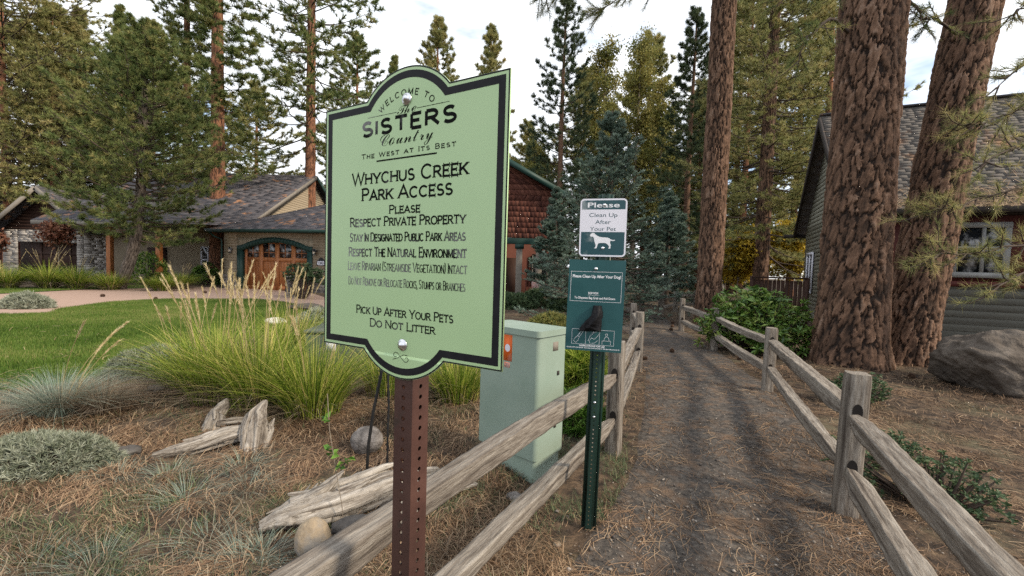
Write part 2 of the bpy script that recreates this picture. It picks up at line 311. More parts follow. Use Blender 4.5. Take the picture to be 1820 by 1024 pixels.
# ------------------------------------------------------------------ terrain
FL = [np.array(p) for p in ((-.77, .63), (.88, 3.49), (1.95, 6.45), (2.58, 9.0))]            # left fence posts
FR = [np.array(p) for p in ((.81, -.09), (2.155, 2.657), (3.35, 5.49), (4.07, 8.50), (4.50, 11.24))]   # right fence posts
PL = np.array([(-1.9, -1.5), (-.55, .63), (1.0, 3.4), (2.02, 6.45), (2.6, 9.0), (3.0, 12.0), (3.6, 15.5), (2.8, 19), (0.5, 23)])
PR = np.array([(.4, -1.5), (1.05, .0), (2.35, 2.6), (3.5, 5.4), (4.15, 8.4), (4.6, 11.2), (5.3, 14.6), (5.2, 19), (3.2, 25)])
def h0(x, y):
    x = np.asarray(x, float); y = np.asarray(y, float)
    xl = np.interp(y, PL[:, 1], PL[:, 0])
    bed = np.clip((xl - .15 - x) / .6, 0, 1) * np.clip((7 - y) / 2.5, 0, 1)
    rgt = np.clip((x - np.interp(y, PR[:, 1], PR[:, 0])) / .7, 0, 1) * np.clip((12 - y) / 3, 0, 1)
    far = np.clip((np.hypot(x, y) - 60) / 100, 0, 1)
    return .05 * fbm(x * .35, y * .35, 3) + (bed + rgt * .7) * (.10 * fbm(x * 1.6, y * 1.6, 11) + .025 * fbm(x * 8, y * 8, 12) + .02 * bed) + far * 1.5 * fbm(x * .02, y * .02, 5)
LAWN = np.array([gp(*p)[:2] for p in ((-260, 775), (-120, 738), (0, 708), (120, 688), (230, 655), (330, 625), (430, 600), (540, 582), (640, 580), (640, 560), (562, 550), (505, 538), (450, 532), (300, 532), (200, 537), (110, 549), (90, 557), (20, 560), (-60, 556), (-330, 566))])
DRIVE = np.array([gp(*p)[:2] for p in ((-330, 565), (-60, 555), (20, 559), (90, 556), (110, 548), (200, 536), (300, 531), (450, 531), (505, 537), (562, 549), (640, 558), (700, 550), (590, 533), (553, 521), (413, 510), (330, 512), (150, 515), (0, 523), (-330, 535))])
LAWN2 = np.array([gp(*p)[:2] for p in ((-330, 534), (0, 522), (150, 514), (328, 511), (332, 508), (200, 507), (0, 513), (-330, 522))])
def inpoly(x, y, P):
    x = np.asarray(x); y = np.asarray(y); r = np.zeros(x.shape, bool); j = len(P) - 1
    for i in range(len(P)):
        xi, yi = P[i]; xj, yj = P[j]
        c = ((yi > y) != (yj > y)) & (x < (xj - xi) * (y - yi) / (yj - yi + 1e-12) + xi); r ^= c; j = i
    return r
PATHPOLY = np.vstack([PL, PR[::-1]])
k = 6.0; s = np.linspace(-1, 1, 380)
gx = 320 * np.sinh(k * s) / np.sinh(k); gy = 320 * np.sinh(k * s) / np.sinh(k) + 3.2
X, Y = np.meshgrid(gx, gy); Z = h0(X, Y)
for P in (PATHPOLY, LAWN, DRIVE, LAWN2):
    e_ = .22; Z = Z - .03 * (inpoly(X + e_, Y, P) & inpoly(X - e_, Y, P) & inpoly(X, Y + e_, P) & inpoly(X, Y - e_, P))
n = len(s); idx = np.arange(n * n).reshape(n, n)
q = np.stack([idx[:-1, :-1], idx[:-1, 1:], idx[1:, 1:], idx[1:, :-1]], -1).reshape(-1, 4)
single('ground', Geo().add(np.stack([X, Y, Z], -1).reshape(-1, 3), q), MT['soil'], 'brown forest soil under the pines and planting bed', kind='structure', smooth=True)
# path
yy = np.linspace(-1.5, 23, 420) ; ys = -1.5 + 24.5 * ((yy + 1.5) / 24.5) ** 1.5
tt = np.linspace(0, 1, 50)
xl = np.interp(ys, PL[:, 1], PL[:, 0]); xr = np.interp(ys, PR[:, 1], PR[:, 0])
wob = .12 * fbm(ys * 1.7, ys * 0, 21)[:, None]; wob2 = .12 * fbm(ys * 1.7, ys * 0 + 9, 22)[:, None]
X = (xl[:, None] + wob) * (1 - tt) + (xr[:, None] + wob2) * tt; Y = np.repeat(ys[:, None], 50, 1)
te_ = np.clip(np.minimum(tt, 1 - tt) / .07, 0, 1)[None]; Z = h0(X, Y) + .006 - .03 * (1 - te_) ** 2 + .018 * (fbm(X * 5, Y * 5, 31) * np.sin(np.pi * tt)[None])
idx = np.arange(X.size).reshape(X.shape); q = np.stack([idx[:-1, :-1], idx[:-1, 1:], idx[1:, 1:], idx[1:, :-1]], -1).reshape(-1, 4)
single('path', Geo().add(np.stack([X, Y, Z], -1).reshape(-1, 3), q), MT['path'], 'gravel footpath strewn with pine needles', kind='structure', smooth=True)
def sheet(name, P, step, dz, mat_, label):
    x0, y0 = P.min(0); x1, y1 = P.max(0); st = step
    gx_, gy_ = np.meshgrid(np.arange(x0, x1, st), np.arange(y0, y1, st)); m = inpoly(gx_, gy_, P)
    pts = [Vector(p) for p in P] + [Vector((a, b)) for a, b in zip(gx_[m], gy_[m])]
    npoly = len(P); r = delaunay_2d_cdt(pts, [(i, (i + 1) % npoly) for i in range(npoly)], [], 1, 1e-5)
    v = np.array([(p[0], p[1]) for p in r[0]]); z = h0(v[:, 0], v[:, 1]) + dz
    return single(name, Geo().add(np.column_stack([v, z]), np.array([f for f in r[2] if len(f) == 3])), mat_, label, kind='structure', smooth=True)
sheet('lawn', LAWN, .4, .004, MT['lawn'], 'mown green lawn before the driveway')
sheet('lawn', LAWN2, .5, .004, MT['lawn'], 'narrow grass strip beyond the driveway')
# driveway: its pavers are laid as tinted courses on one sheet
dv = Geo(); x0, y0 = DRIVE.min(0); x1, y1 = DRIVE.max(0); rng = np.random.default_rng(5)
sheet('driveway', DRIVE, .5, .008, MT['paver'], 'curving driveway of tan and pink pavers')
# ------------------------------------------------------------------ stuff on the ground
def strips(P0, D, Lm, Wd, lift, rng, var, seg=3, curl=.25):
    """flat bent strips lying near the ground: start, horizontal direction angle, length, width"""
    N_ = len(P0); t_ = np.linspace(0, 1, seg + 1); cu = rng.normal(0, curl, N_)
    ang = D[:, None] + cu[:, None] * (t_[None] - .5) * 2
    st = (Lm / seg)[:, None]
    dx = np.cumsum(np.cos(ang) * st, 1) - st * np.cos(ang[:, :1]); dy = np.cumsum(np.sin(ang) * st, 1) - st * np.sin(ang[:, :1])
    px = P0[:, 0:1] + dx; py = P0[:, 1:2] + dy
    pz = P0[:, 2:3] + lift[:, None] * (0.3 + np.sin(np.pi * (t_[None] * .9 + rng.random((N_, 1)) * .4)))
    nx = -np.sin(ang) * Wd[:, None] / 2; ny = np.cos(ang) * Wd[:, None] / 2
    a = np.stack([px + nx, py + ny, pz], -1); b = np.stack([px - nx, py - ny, pz + Wd[:, None] * .3], -1)
    v = np.stack([a, b], 2).reshape(N_, -1, 3); m = 2 * (seg + 1)
    f = np.array([(2 * i, 2 * i + 1, 2 * i + 3, 2 * i + 2) for i in range(seg)])
    F = (np.arange(N_)[:, None, None] * m + f[None]).reshape(-1, 4)
    return Geo().add(v.reshape(-1, 3), F, np.repeat(var, m))
rng = np.random.default_rng(77)
def scatter(N_, dmin, dmax, pw, umin=-.2, umax=1.2):
    r = rng.random(N_); d = (dmin ** (1 - pw) + r * (dmax ** (1 - pw) - dmin ** (1 - pw))) ** (1 / (1 - pw))
    u = -1820 * -umin + rng.random(N_) * 1820 * (umax - umin); return (u - 910) / 760 * d, d
x, y = scatter(400000, .75, 16, .62, -.12, 1.12); x2, y2 = scatter(190000, .85, 5, .7, -.15, .5); x = np.concatenate([x, x2]); y = np.concatenate([y, y2])
onp = inpoly(x, y, PATHPOLY); hard = inpoly(x, y, LAWN) | inpoly(x, y, DRIVE) | inpoly(x, y, LAWN2)
dens = np.clip(np.where(onp | (x > 2.5), .62, .40) + 2.2 * fbm(x * 1.3, y * 1.3, 41) + 2.0 * fbm(x * 5, y * 5, 42), 0.04, 1) * np.where(onp, np.clip(.22 + .6 * np.abs((x - np.interp(y, PL[:, 1], PL[:, 0])) / (np.interp(y, PR[:, 1], PR[:, 0]) - np.interp(y, PL[:, 1], PL[:, 0])) - .5) * 2, .16, .62), .8) * np.clip(1.6 - .25 * y / 2.2, .35, 1)
keep = ((~hard) | (rng.random(len(x)) < .05)) & (rng.random(len(x)) < dens); x, y = x[keep], y[keep]; on = onp[keep]; N_ = len(x)
z = h0(x, y) + np.where(on, .010, .008) + .035 * hard[keep]
var = np.clip(rng.normal(.5, .22, N_) + .5 * fbm(x * .9, y * .9, 44), 0, 1)
base_ang = 2.5 * fbm(x * 1.3, y * 1.3, 45) * 4
g = strips(np.column_stack([x, y, z]), base_ang + rng.normal(0, 1.0, N_), rng.uniform(.06, .17, N_), rng.uniform(.0012, .0026, N_) * (.75 + .14 * np.hypot(x, y)), np.abs(rng.normal(0, np.where(on, .004, .018), N_)), rng, var)
single('pine_needle_litter', g, MT['litter'], 'fallen orange pine needles over path and bed', 'litter', kind='stuff')
# dry grass thatch in the left bed
x, y = scatter(24000, .9, 5.5, .8, -.15, .5)
keep = (x < np.interp(y, PL[:, 1], PL[:, 0]) - .25) & ~inpoly(x, y, LAWN) & (rng.random(len(x)) < np.clip(.30 + 3.2 * fbm(x * 1.7, y * 1.7, 61), 0, 1)); x, y = x[keep], y[keep]; N_ = len(x)
g = strips(np.column_stack([x, y, h0(x, y) + .008]), -.5 + rng.normal(0, .7, N_), rng.uniform(.08, .26, N_), rng.uniform(.0015, .0036, N_), np.abs(rng.normal(0, .028, N_)), rng, rng.random(N_), seg=4, curl=.6)
single('dry_thatch', g, MT['drygrass'], 'matted dry straw over the planting bed', 'thatch', kind='stuff')
# gravel and bark chips
x, y = scatter(60000, .9, 9, .8, -.1, 1.05); keep = ~(inpoly(x, y, LAWN) | inpoly(x, y, DRIVE)); x, y = x[keep], y[keep]
on = inpoly(x, y, PATHPOLY); kk = rng.random(len(x)) < np.where(on, .8, .3); x, y = x[kk], y[kk]; N_ = len(x)
octa = np.array([(1, 0, 0), (0, 1, 0), (-1, 0, 0), (0, -1, 0), (0, 0, .7), (0, 0, -.5)]); of = np.array([(0, 1, 4), (1, 2, 4), (2, 3, 4), (3, 0, 4), (1, 0, 5), (2, 1, 5), (3, 2, 5), (0, 3, 5)])
sz = np.exp(rng.normal(-5.6, .5, N_)); v = octa[None] * rng.uniform(.5, 1.3, (N_, 6, 1)) * sz[:, None, None]
a = rng.random(N_) * 6.28; c_, s_ = np.cos(a)[:, None], np.sin(a)[:, None]
v = np.stack([v[..., 0] * c_ - v[..., 1] * s_ + x[:, None], v[..., 0] * s_ + v[..., 1] * c_ + y[:, None], v[..., 2] + (h0(x, y) + .008 + sz * .25)[:, None]], -1)
single('gravel', Geo().add(v.reshape(-1, 3), (np.arange(N_)[:, None, None] * 6 + of[None]).reshape(-1, 3), np.repeat(rng.random(N_), 6)), MT['stone_chip'], 'small stones and bark chips on path and bed', 'gravel', kind='stuff')
# green sprouts and grey-green ground cover between the straw
def blades(x, y, h, w, rng, var, lean=.35):
    N_ = len(x); a = rng.random(N_) * 6.28; b = rng.random(N_) * 6.28; le = np.abs(rng.normal(0, lean, N_)) * h
    z = h0(x, y); ex, ey = np.cos(a) * w / 2, np.sin(a) * w / 2
    p0 = np.stack([x - ex, y - ey, z], -1); p1 = np.stack([x + ex, y + ey, z], -1); p2 = np.stack([x + np.cos(b) * le, y + np.sin(b) * le, z + h], -1)
    return Geo().add(np.stack([p0, p1, p2], 1).reshape(-1, 3), np.arange(N_ * 3).reshape(-1, 3), np.repeat(var, 3))
x, y = scatter(130000, .9, 6.5, .7, -.15, .62)
c_ = fbm(x * 2.3, y * 2.3, 81) + .5 * fbm(x * 9, y * 9, 82); keep = (x < np.interp(y, PL[:, 1], PL[:, 0]) + .1) & ~inpoly(x, y, LAWN) & (rng.random(len(x)) < np.clip((c_ + .06) * 4, 0, .95)); x, y = x[keep], y[keep]
single('ground_cover', blades(x, y, rng.uniform(.02, .075, len(x)), rng.uniform(.0025, .006, len(x)), rng, np.clip(rng.normal(.45, .25, len(x)), 0, 1), lean=1.1), MT['fescue_green'], 'low grey-green sprouts spreading over the planting bed', 'ground cover', kind='stuff')
# lawn grass
def blades(x, y, h, w, rng, var, lean=.35):
    N_ = len(x); a = rng.random(N_) * 6.28; b = rng.random(N_) * 6.28; le = np.abs(rng.normal(0, lean, N_)) * h
    z = h0(x, y); ex, ey = np.cos(a) * w / 2, np.sin(a) * w / 2
    p0 = np.stack([x - ex, y - ey, z], -1); p1 = np.stack([x + ex, y + ey, z], -1); p2 = np.stack([x + np.cos(b) * le, y + np.sin(b) * le, z + h], -1)
    return Geo().add(np.stack([p0, p1, p2], 1).reshape(-1, 3), np.arange(N_ * 3).reshape(-1, 3), np.repeat(var, 3))
x = []; y = []
for P in (LAWN, LAWN2):
    x0, y0 = P.min(0); x1, y1 = P.max(0); m = int(460000 if P is LAWN else 60000)
    a = rng.uniform(x0 - .05, x1 + .05, m); b = rng.uniform(y0, y1, m); kk = inpoly(a + rng.normal(0, .05, m), b + rng.normal(0, .07, m), P); x.append(a[kk]); y.append(b[kk])
x = np.concatenate(x); y = np.concatenate(y)
single('lawn_grass', blades(x, y, rng.uniform(.035, .075, len(x)), rng.uniform(.008, .016, len(x)), rng, np.clip(rng.normal(.45, .2, len(x)) + .9 * fbm(x * .8, y * .8, 71), 0, 1)), MT['blade'], 'short bright green grass of the lawn', 'grass', kind='stuff')
# ------------------------------------------------------------------ foliage builders
def tufts(C, D, rng, K=26, Ln=.2, Wn=.012, spread=.75, var=None, flat=0.0, droop=0.0):
    """needle brushes: K thin triangles round each direction D at each centre C"""
    C = np.asarray(C); D = nrm(np.asarray(D)); N_ = len(C)
    if var is None: var = rng.random(N_)
    R_ = rng.normal(0, 1, (N_, K, 3))
    if flat: R_[..., 2] *= 1 - flat
    nd = nrm(D[:, None] + spread * R_); nd[..., 2] -= droop; nd = nrm(nd)
    ln = (Ln * rng.uniform(.65, 1.1, (N_, K)))[..., None]; ws = nrm(np.cross(nd, rng.normal(0, 1, (N_, K, 3)))) * (Wn / 2)
    st = C[:, None] + D[:, None] * (rng.uniform(-.35, .1, (N_, K, 1)) * Ln)
    v = np.stack([st - ws, st + ws, st + nd * ln], 2).reshape(-1, 3)
    vv = np.repeat(np.clip(var[:, None] + rng.normal(0, .1, (N_, K)), 0, 1).ravel(), 3)
    return Geo().add(v, np.arange(len(v)).reshape(-1, 3), vv)
def leaves(C, D, rng, Ln, Wn, var, fold=.25):
    """pointed leaves: two triangles folded along the midrib"""
    C = np.asarray(C); D = nrm(np.asarray(D)); N_ = len(C)
    sd = nrm(np.cross(D, nrm(rng.normal(0, .5, (N_, 3)) + np.array([0, 0, 1])))); up = np.cross(sd, D)
    ln = (Ln * rng.uniform(.7, 1.15, N_))[:, None]; w = (Wn * rng.uniform(.8, 1.2, N_))[:, None]
    p0 = C; p3 = C + D * ln - up * ln * .12; m = C + D * ln * .55
    a = m + sd * w / 2 + up * w * fold; b = m - sd * w / 2 + up * w * fold
    v = np.stack([p0, a, p3, b], 1).reshape(-1, 3); i = np.arange(N_)[:, None] * 4
    return Geo().add(v, np.concatenate([i + np.array([[0, 1, 2]]), i + np.array([[0, 2, 3]])]), np.repeat(var, 4))
def conifer(seed, H, zb, R, nl=90, prof=None, pitch=(.5, -.25), up=.35, K=26, Ln=.22, Wn=.014, spread=.8, twigs=6, tl=.3, flat=0, dead=.0, per=3, lrad=.035, droop=0.0, one=None, dense=1.0, whorl=0, tipvar=False):
    """limbs and needle brushes of one conifer whose trunk stands on the origin"""
    rng = np.random.default_rng(seed); LG = Geo(); C = []; D = []; V = []
    prof = prof or (lambda q: min(1, (1 - q) * 1.6 + .12) * (.55 + .45 * min(1, q * 5)))
    for i in range(nl):
        q = ((i + rng.random()) / nl) ** .9
        if whorl: q = min(.995, (math.floor(q * whorl) + .5 + rng.normal(0, .10)) / whorl)
        z0 = zb + (H - zb) * q * .985; az = i * 2.399 + rng.normal(0, .5)
        Lr = R * prof(q) * rng.uniform(.6, 1.12)
        if one is not None: az = one + rng.normal(0, .9) if rng.random() < .6 else az
        el = pitch[1] + (pitch[0] - pitch[1]) * q + rng.normal(0, .13); m = 7; t = np.linspace(0, 1, m)
        hx = np.cos(az) * np.cos(el), np.sin(az) * np.cos(el)
        bend = rng.normal(0, .18)
        px = Lr * (t * hx[0] - bend * t ** 2 * hx[1]); py = Lr * (t * hx[1] + bend * t ** 2 * hx[0])
        pz = z0 + Lr * (t * np.sin(el) - up * .6 * t * (1 - t) + up * .5 * t ** 2.2)
        P = np.column_stack([px, py, pz]) + rng.normal(0, .025 * Lr, (m, 3)) * t[:, None]
        LG.tube(P, lrad * (Lr / 2.5) ** .6 * (1.05 - .85 * t), 5, rng.random(), cap=False)
        if rng.random() < dead: continue
        v0 = rng.random(); nt_ = max(3, int(twigs * (.5 + .5 * Lr / R) * dense))
        tp = list(np.linspace(.32, .97, nt_)) + [1.0]
        for j, tj in enumerate(tp):
            a = np.array([np.interp(tj, t, P[:, c]) for c in range(3)]); d = nrm(P[min(m - 1, int(tj * (m - 1)) + 1)] - P[max(0, int(tj * (m - 1)) - 1)])
            if tj < 1:
                sd = nrm(np.cross(d, [0, 0, 1])) * (1 if j % 2 else -1)
                td = nrm(d * .75 + sd * rng.uniform(.5, 1.1) + np.array([0, 0, rng.normal(.1 - droop, .22)])); tlen = Lr * tl * (1.15 - .6 * tj) * rng.uniform(.6, 1.2)
            else: td = d; tlen = Lr * .1
            e = a + td * tlen
            LG.tube(np.array([a, (a + e) / 2 + rng.normal(0, .03 * tlen, 3), e]), np.array([.011, .008, .004]) * max(.6, Lr / 2.5), 3, v0, cap=False)
            for w in np.linspace(1, .35, per):
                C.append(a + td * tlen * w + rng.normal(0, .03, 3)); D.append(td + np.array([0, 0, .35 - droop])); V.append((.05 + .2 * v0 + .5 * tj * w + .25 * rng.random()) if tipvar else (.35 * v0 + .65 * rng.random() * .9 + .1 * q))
    NG = tufts(np.array(C), np.array(D), rng, K, Ln, Wn, spread, np.clip(np.array(V), 0, 1), flat, droop * .4)
    return LG, NG
def trunk_simple(H, r0, rt=.04, lean=(0, 0), n=14, m=26, seed=0, flare=.25, wob=.02):
    rng = np.random.default_rng(seed); t = np.linspace(0, 1, m); z = H * t - .25 * (1 - t) ** 8
    r = r0 * (1 - t) ** .8 + rt; r = r * (1 + flare * np.exp(-np.maximum(z, 0) / (r0 * 2)))
    P = np.column_stack([lean[0] * t + wob * H * .1 * np.sin(t * 7 + seed), lean[1] * t + wob * H * .1 * np.cos(t * 6 + seed * 2), z])
    g = Geo(); th = np.arange(n) * 2 * np.pi / n
    rr = r[:, None] * (1 + .12 * (hash01(np.arange(n)[None], np.arange(m)[:, None], seed) - .5))
    v = P[:, None] + np.stack([rr * np.cos(th), rr * np.sin(th), np.zeros_like(rr)], -1)
    i = np.arange(m - 1)[:, None] * n; j = np.arange(n)[None]; k_ = (j + 1) % n
    return g.add(v.reshape(-1, 3), np.stack([i + j, i + k_, i + n + k_, i + n + j], -1).reshape(-1, 4), .5)
def bark_trunk(H, r0, rt, lean, curve=0.0, pw=.16, ph=.44, amp=.045, nseg=160, zfine=8.0, dz=.03, seed=1, flare=.2):
    """ponderosa stem with plates standing out between dark furrows"""
    zs = np.concatenate([np.arange(-.25, zfine, dz), np.linspace(zfine, H, 60)]); t = np.clip(zs / H, 0, 1); m = len(zs)
    r = r0 + (rt - r0) * t ** .9; r = r * (1 + flare * np.exp(-np.maximum(zs, 0) / (r0 * .9)))
    th = np.arange(nseg) * 2 * np.pi / nseg; TH, ZZ = np.meshgrid(th, zs)
    nu = max(6, int(round(2 * np.pi * r0 / pw))); U_ = TH / (2 * np.pi) * nu; Vv = ZZ / ph
    wx = .3 * fbm(np.cos(TH) * 3 + 7, ZZ * .8 + np.sin(TH) * 3, seed + 3) + .7 * fbm(np.cos(TH) * 11 + 7, ZZ * 11 + np.sin(TH) * 11, seed + 33, 3); wy = 1.6 * fbm(np.cos(TH) * 5 + 2, ZZ * .9 + np.sin(TH) * 5, seed + 5) + .4 * fbm(np.cos(TH) * 14 + 2, ZZ * 9 + np.sin(TH) * 14, seed + 35, 3)
    f1, f2, pid = worley(U_ + wx, Vv + wy, nu, seed)
    e = f2 - f1 + .34 * fbm(np.cos(TH) * 16 + 1, ZZ * 13 + np.sin(TH) * 16, seed + 41, 3); pl = np.clip((e - .06) / .11, 0, 1); pl = pl * pl * (3 - 2 * pl)
    g1, g2, _ = worley(U_ * 2.6 + wx * 2, Vv * 3.3 + wy * 2.5, int(nu * 2.6), seed + 77); pl2 = np.clip((g2 - g1) / .16, 0, 1)
    fl = fbm(np.cos(TH) * 9 + 5, ZZ * 9 + np.sin(TH) * 9, seed + 9, 3)
    fl2 = fbm(np.cos(TH) * 26 + 5, ZZ * 16 + np.sin(TH) * 26, seed + 19, 3)
    big = fbm(np.cos(TH) * 1.6 + 3, ZZ * .5 + np.sin(TH) * 1.6, seed + 29, 2)
    rr = r[:, None] * (1 + .10 * big) + amp * (pl * (.7 + .5 * pid) - .6) + amp * .5 * np.floor(fl * 5) / 3 * pl + amp * .35 * fl2
    rr = rr * (1 + .08 * np.exp(-np.maximum(ZZ, 0) / (r0 * .8)) * np.sin(TH * 5 + seed))
    cx = lean[0] * zs / H + curve * np.sin(np.pi * t); cy = lean[1] * zs / H
    v = np.stack([cx[:, None] + rr * np.cos(TH), cy[:, None] + rr * np.sin(TH), ZZ], -1)
    i = np.arange(m - 1)[:, None] * nseg; j = np.arange(nseg)[None]; k_ = (j + 1) % nseg
    rr = rr - amp * .15 * (1 - pl2) * pl; aux = np.clip(1 - pl + .22 * (1 - pl2) * (fl2 < .05) + .25 * (fl2 < -.16), 0, 1)
    return Geo().add(v.reshape(-1, 3), np.stack([i + j, i + k_, i + nseg + k_, i + nseg + j], -1).reshape(-1, 4), np.clip(.25 + .45 * pid + fl * .9 + .5 * fl2, 0, 1).ravel(), aux.ravel())

# ------------------------------------------------------------------ trees
def hgt(u, v, d): return at(u, v, d)[2]
def gpos(u, d):
    a = at(u, 480, d); return np.array([a[0], d, float(h0(a[0], d))])
def tree(label, u, d, vtop, vbase, hw, kind='pine', seed=1, r0=.3, trunk='bark_orange', lean=0.0, plates=False, crook=0.0, cat='tree', group=None, **kw):
    p = gpos(u, d); H = hgt(u, vtop, d) - p[2]; zb = max(.3, hgt(u, vbase, d) - p[2]); R = hw / 760 * d
    nm = {'pine': 'pine_tree', 'dark': 'pine_tree', 'light': 'pine_tree', 'spruce': 'spruce_tree'}[kind]
    T = Thing(nm, label, cat, p, group=group)
    T.part('trunk', bark_trunk(H, r0, r0 * .42, (lean, 0), seed=seed, nseg=72, dz=.09, zfine=min(H - .5, 14), pw=.17, ph=.6, amp=.04, flare=.25) if plates else trunk_simple(H, r0, .02, (lean, 0), seed=seed), MT[trunk], smooth=True)
    mt = {'pine': 'needle', 'dark': 'needle_dark', 'light': 'needle_light', 'spruce': 'spruce'}[kind]
    k2 = dict(nl=120, twigs=8, K=24, Ln=.011 * d * .75 + .06, Wn=.0013 * d, per=3); k2.update(kw)
    lg, ng = conifer(seed, H, zb, R, **k2)
    if lean:
        for g_ in (lg, ng): g_.v = [v + np.column_stack([lean * v[:, 2] / H, 0 * v[:, 2], 0 * v[:, 2]]) for v in g_.v]
    T.part('limbs', lg, MT['limb']); T.part('crown', ng, MT[mt])
    if crook:                                   # the stem swings sideways low down
        for ch in T.o.children:
            co = np.zeros(len(ch.data.vertices) * 3, np.float32); ch.data.vertices.foreach_get('co', co); co = co.reshape(-1, 3); co[:, 0] += crook * (1 - np.exp(-np.maximum(co[:, 2], 0) / 1.8)); ch.data.vertices.foreach_set('co', co.ravel()); ch.data.update()
    return T

# big ponderosas beside the path
def big_pine(label, u, d, r0, rt, H, lean, seed, limbs, **kw):
    p = gpos(u, d); T = Thing('ponderosa_pine', label, 'tree', p)
    T.part('trunk', bark_trunk(H, r0, rt, lean, seed=seed, **kw), MT['bark'], smooth=True)
    lg, ng = conifer(seed + 50, H, H * .42, 3.4, nl=70, twigs=6, K=18, Ln=.26, Wn=.02, per=2)
    f = lambda v: v + np.column_stack([lean[0] * v[:, 2] / H, lean[1] * v[:, 2] / H, 0 * v[:, 2]])
    lg.v = [f(v) for v in lg.v]; ng.v = [f(v) for v in ng.v]
    rng = np.random.default_rng(seed)
    for pts, n_tw, Ln, K in limbs:              # low limbs, given as world points
        P = np.array(pts) - p; m = 12; t = np.linspace(0, 1, m); q = np.linspace(0, 1, len(P))
        P = np.column_stack([np.interp(t, q, P[:, c]) for c in range(3)]) + rng.normal(0, .03, (m, 3)) * t[:, None]
        bough(lg, ng, P, rng, n_tw, Ln, K)
    T.part('limbs', lg, MT['limb']); T.part('crown', ng, MT['needle']); return T
def bough(lg, ng, P, rng, n_tw, Ln, K, r=.03, tw=.45, wn=.006, start=.3):
    m = len(P); t = np.linspace(0, 1, m); lg.tube(P, r * (1.05 - .8 * t), 6, .5, cap=False); C = []; D = []; ln = np.linalg.norm(P[-1] - P[0])
    for j in range(n_tw):
        tj = rng.uniform(start, 1) if j else 1.0
        a = np.array([np.interp(tj, t, P[:, c]) for c in range(3)]); i0 = min(m - 2, int(tj * (m - 1))); d = nrm(P[i0 + 1] - P[i0])
        td = nrm(d * .8 + rng.normal(0, .6, 3) + np.array([0, 0, -.05])); e = a + td * tw * rng.uniform(.5, 1.2)
        md = (a + e) / 2 + np.array([0, 0, -.04]); lg.tube(np.array([a, md, e]), [.010, .007, .005], 4, .5, cap=False)
        for w in (1, .75, .5):
            C.append(a + (e - a) * w); D.append(td + np.array([0, 0, .15]))
    ng.merge(tufts(np.array(C), np.array(D), rng, K, Ln, wn, .75))
big_pine('huge ponderosa pine trunk nearest the boulder, left of its leaning twin', 1518, 7.5, .50, .34, 27, (.35, .3), 3,
         [([at(1510, 60, 7.5), at(1478, 30, 7.2), at(1440, 60, 7.0), at(1418, 110, 6.9)], 16, .16, 26), ([at(1530, -20, 7.5), at(1470, -30, 7.3), at(1400, -10, 7.0)], 16, .16, 26),
          ([at(1590, -30, 7.6), at(1625, 10, 7.4), at(1650, 45, 7.3)], 14, .16, 26)], nseg=230, dz=.022, zfine=7.4)
big_pine('leaning ponderosa pine trunk between the boulder and the huge upright trunk', 1618, 7.8, .39, .29, 25, (4.3, .5), 8,
         [([at(1700, 60, 7.7), at(1660, 30, 7.4), at(1630, 40, 7.3)], 9, .16, 26)], curve=-.25, nseg=190, dz=.024, zfine=7.4, pw=.13)
big_pine('tall ponderosa pine trunk beside the path behind the fence', 1262, 12.3, .325, .28, 28, (.05, 0), 12,
         [([at(1280, -90, 11.8), at(1200, -40, 11), at(1110, -10, 10.6), at(1060, 20, 10.5)], 44, .26, 30), ([at(1270, -70, 11.8), at(1150, -60, 11), at(1010, -30, 10.5), at(960, -8, 10.4)], 44, .26, 30)], nseg=140, dz=.035, zfine=10, pw=.13)

PK = dict(pitch=(.6, -.1))
tree('tall red-barked pine by the left corner of the garage', 387, 27.5, -260, 300, 90, 'pine', 21, .47, Ln=.40, Wn=.042, K=30, plates=True, nl=130, pitch=(.5, -.35), twigs=7, prof=lambda q: .9 - .3 * q)
tree('red-barked pine rising behind the garage roof', 550, 32, -230, 262, 130, 'pine', 22, .43, Ln=.42, Wn=.046, K=30, plates=True, nl=130, pitch=(.5, -.3), twigs=7, prof=lambda q: 1 - .35 * q)
tree('slim red-barked pine behind the leaning dark pine', 334, 30, -80, 300, 74, 'pine', 23, .31, plates=True, nl=110, prof=lambda q: 1 - .5 * q)
tree('dark bushy pine with a crooked leaning trunk beside the stone garage', 208, 20, 45, 425, 160, 'pine', 24, .24, trunk='bark_grey', plates=True, lean=.3, crook=1.1, nl=210, twigs=10, K=28, pitch=(.7, -.12), prof=lambda q: (1 - q) ** .8 * 1.0 * (.45 + .55 * min(1, q * 4)) + .1, per=3)
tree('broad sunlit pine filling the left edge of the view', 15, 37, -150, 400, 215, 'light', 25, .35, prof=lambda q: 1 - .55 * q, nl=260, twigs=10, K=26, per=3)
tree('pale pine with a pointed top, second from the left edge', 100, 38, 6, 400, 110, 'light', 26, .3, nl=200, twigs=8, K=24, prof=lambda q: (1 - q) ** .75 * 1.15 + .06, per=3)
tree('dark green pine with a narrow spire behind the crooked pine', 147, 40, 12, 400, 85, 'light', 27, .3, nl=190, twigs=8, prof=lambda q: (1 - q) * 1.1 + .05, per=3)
tree('thin pine spire standing over the dark bushy pine', 218, 39, 6, 400, 70, 'pine', 28, .22, nl=150, prof=lambda q: (1 - q) * 1.0 + .06)
tree('rounded pine top just above the arch of the green sign', 770, 40, 30, 330, 66, 'light', 29, .3, nl=120, twigs=7, prof=lambda q: (1 - q) ** .7 + .06)
tree('pine top right of the rounded one above the green sign', 863, 42, 44, 330, 54, 'light', 30, .3, nl=110, twigs=7, prof=lambda q: (1 - q) ** .8 + .06)
tree('small distant pine tip left of the green sign arch', 694, 46, 98, 330, 26, 'pine', 31, .2, nl=70)
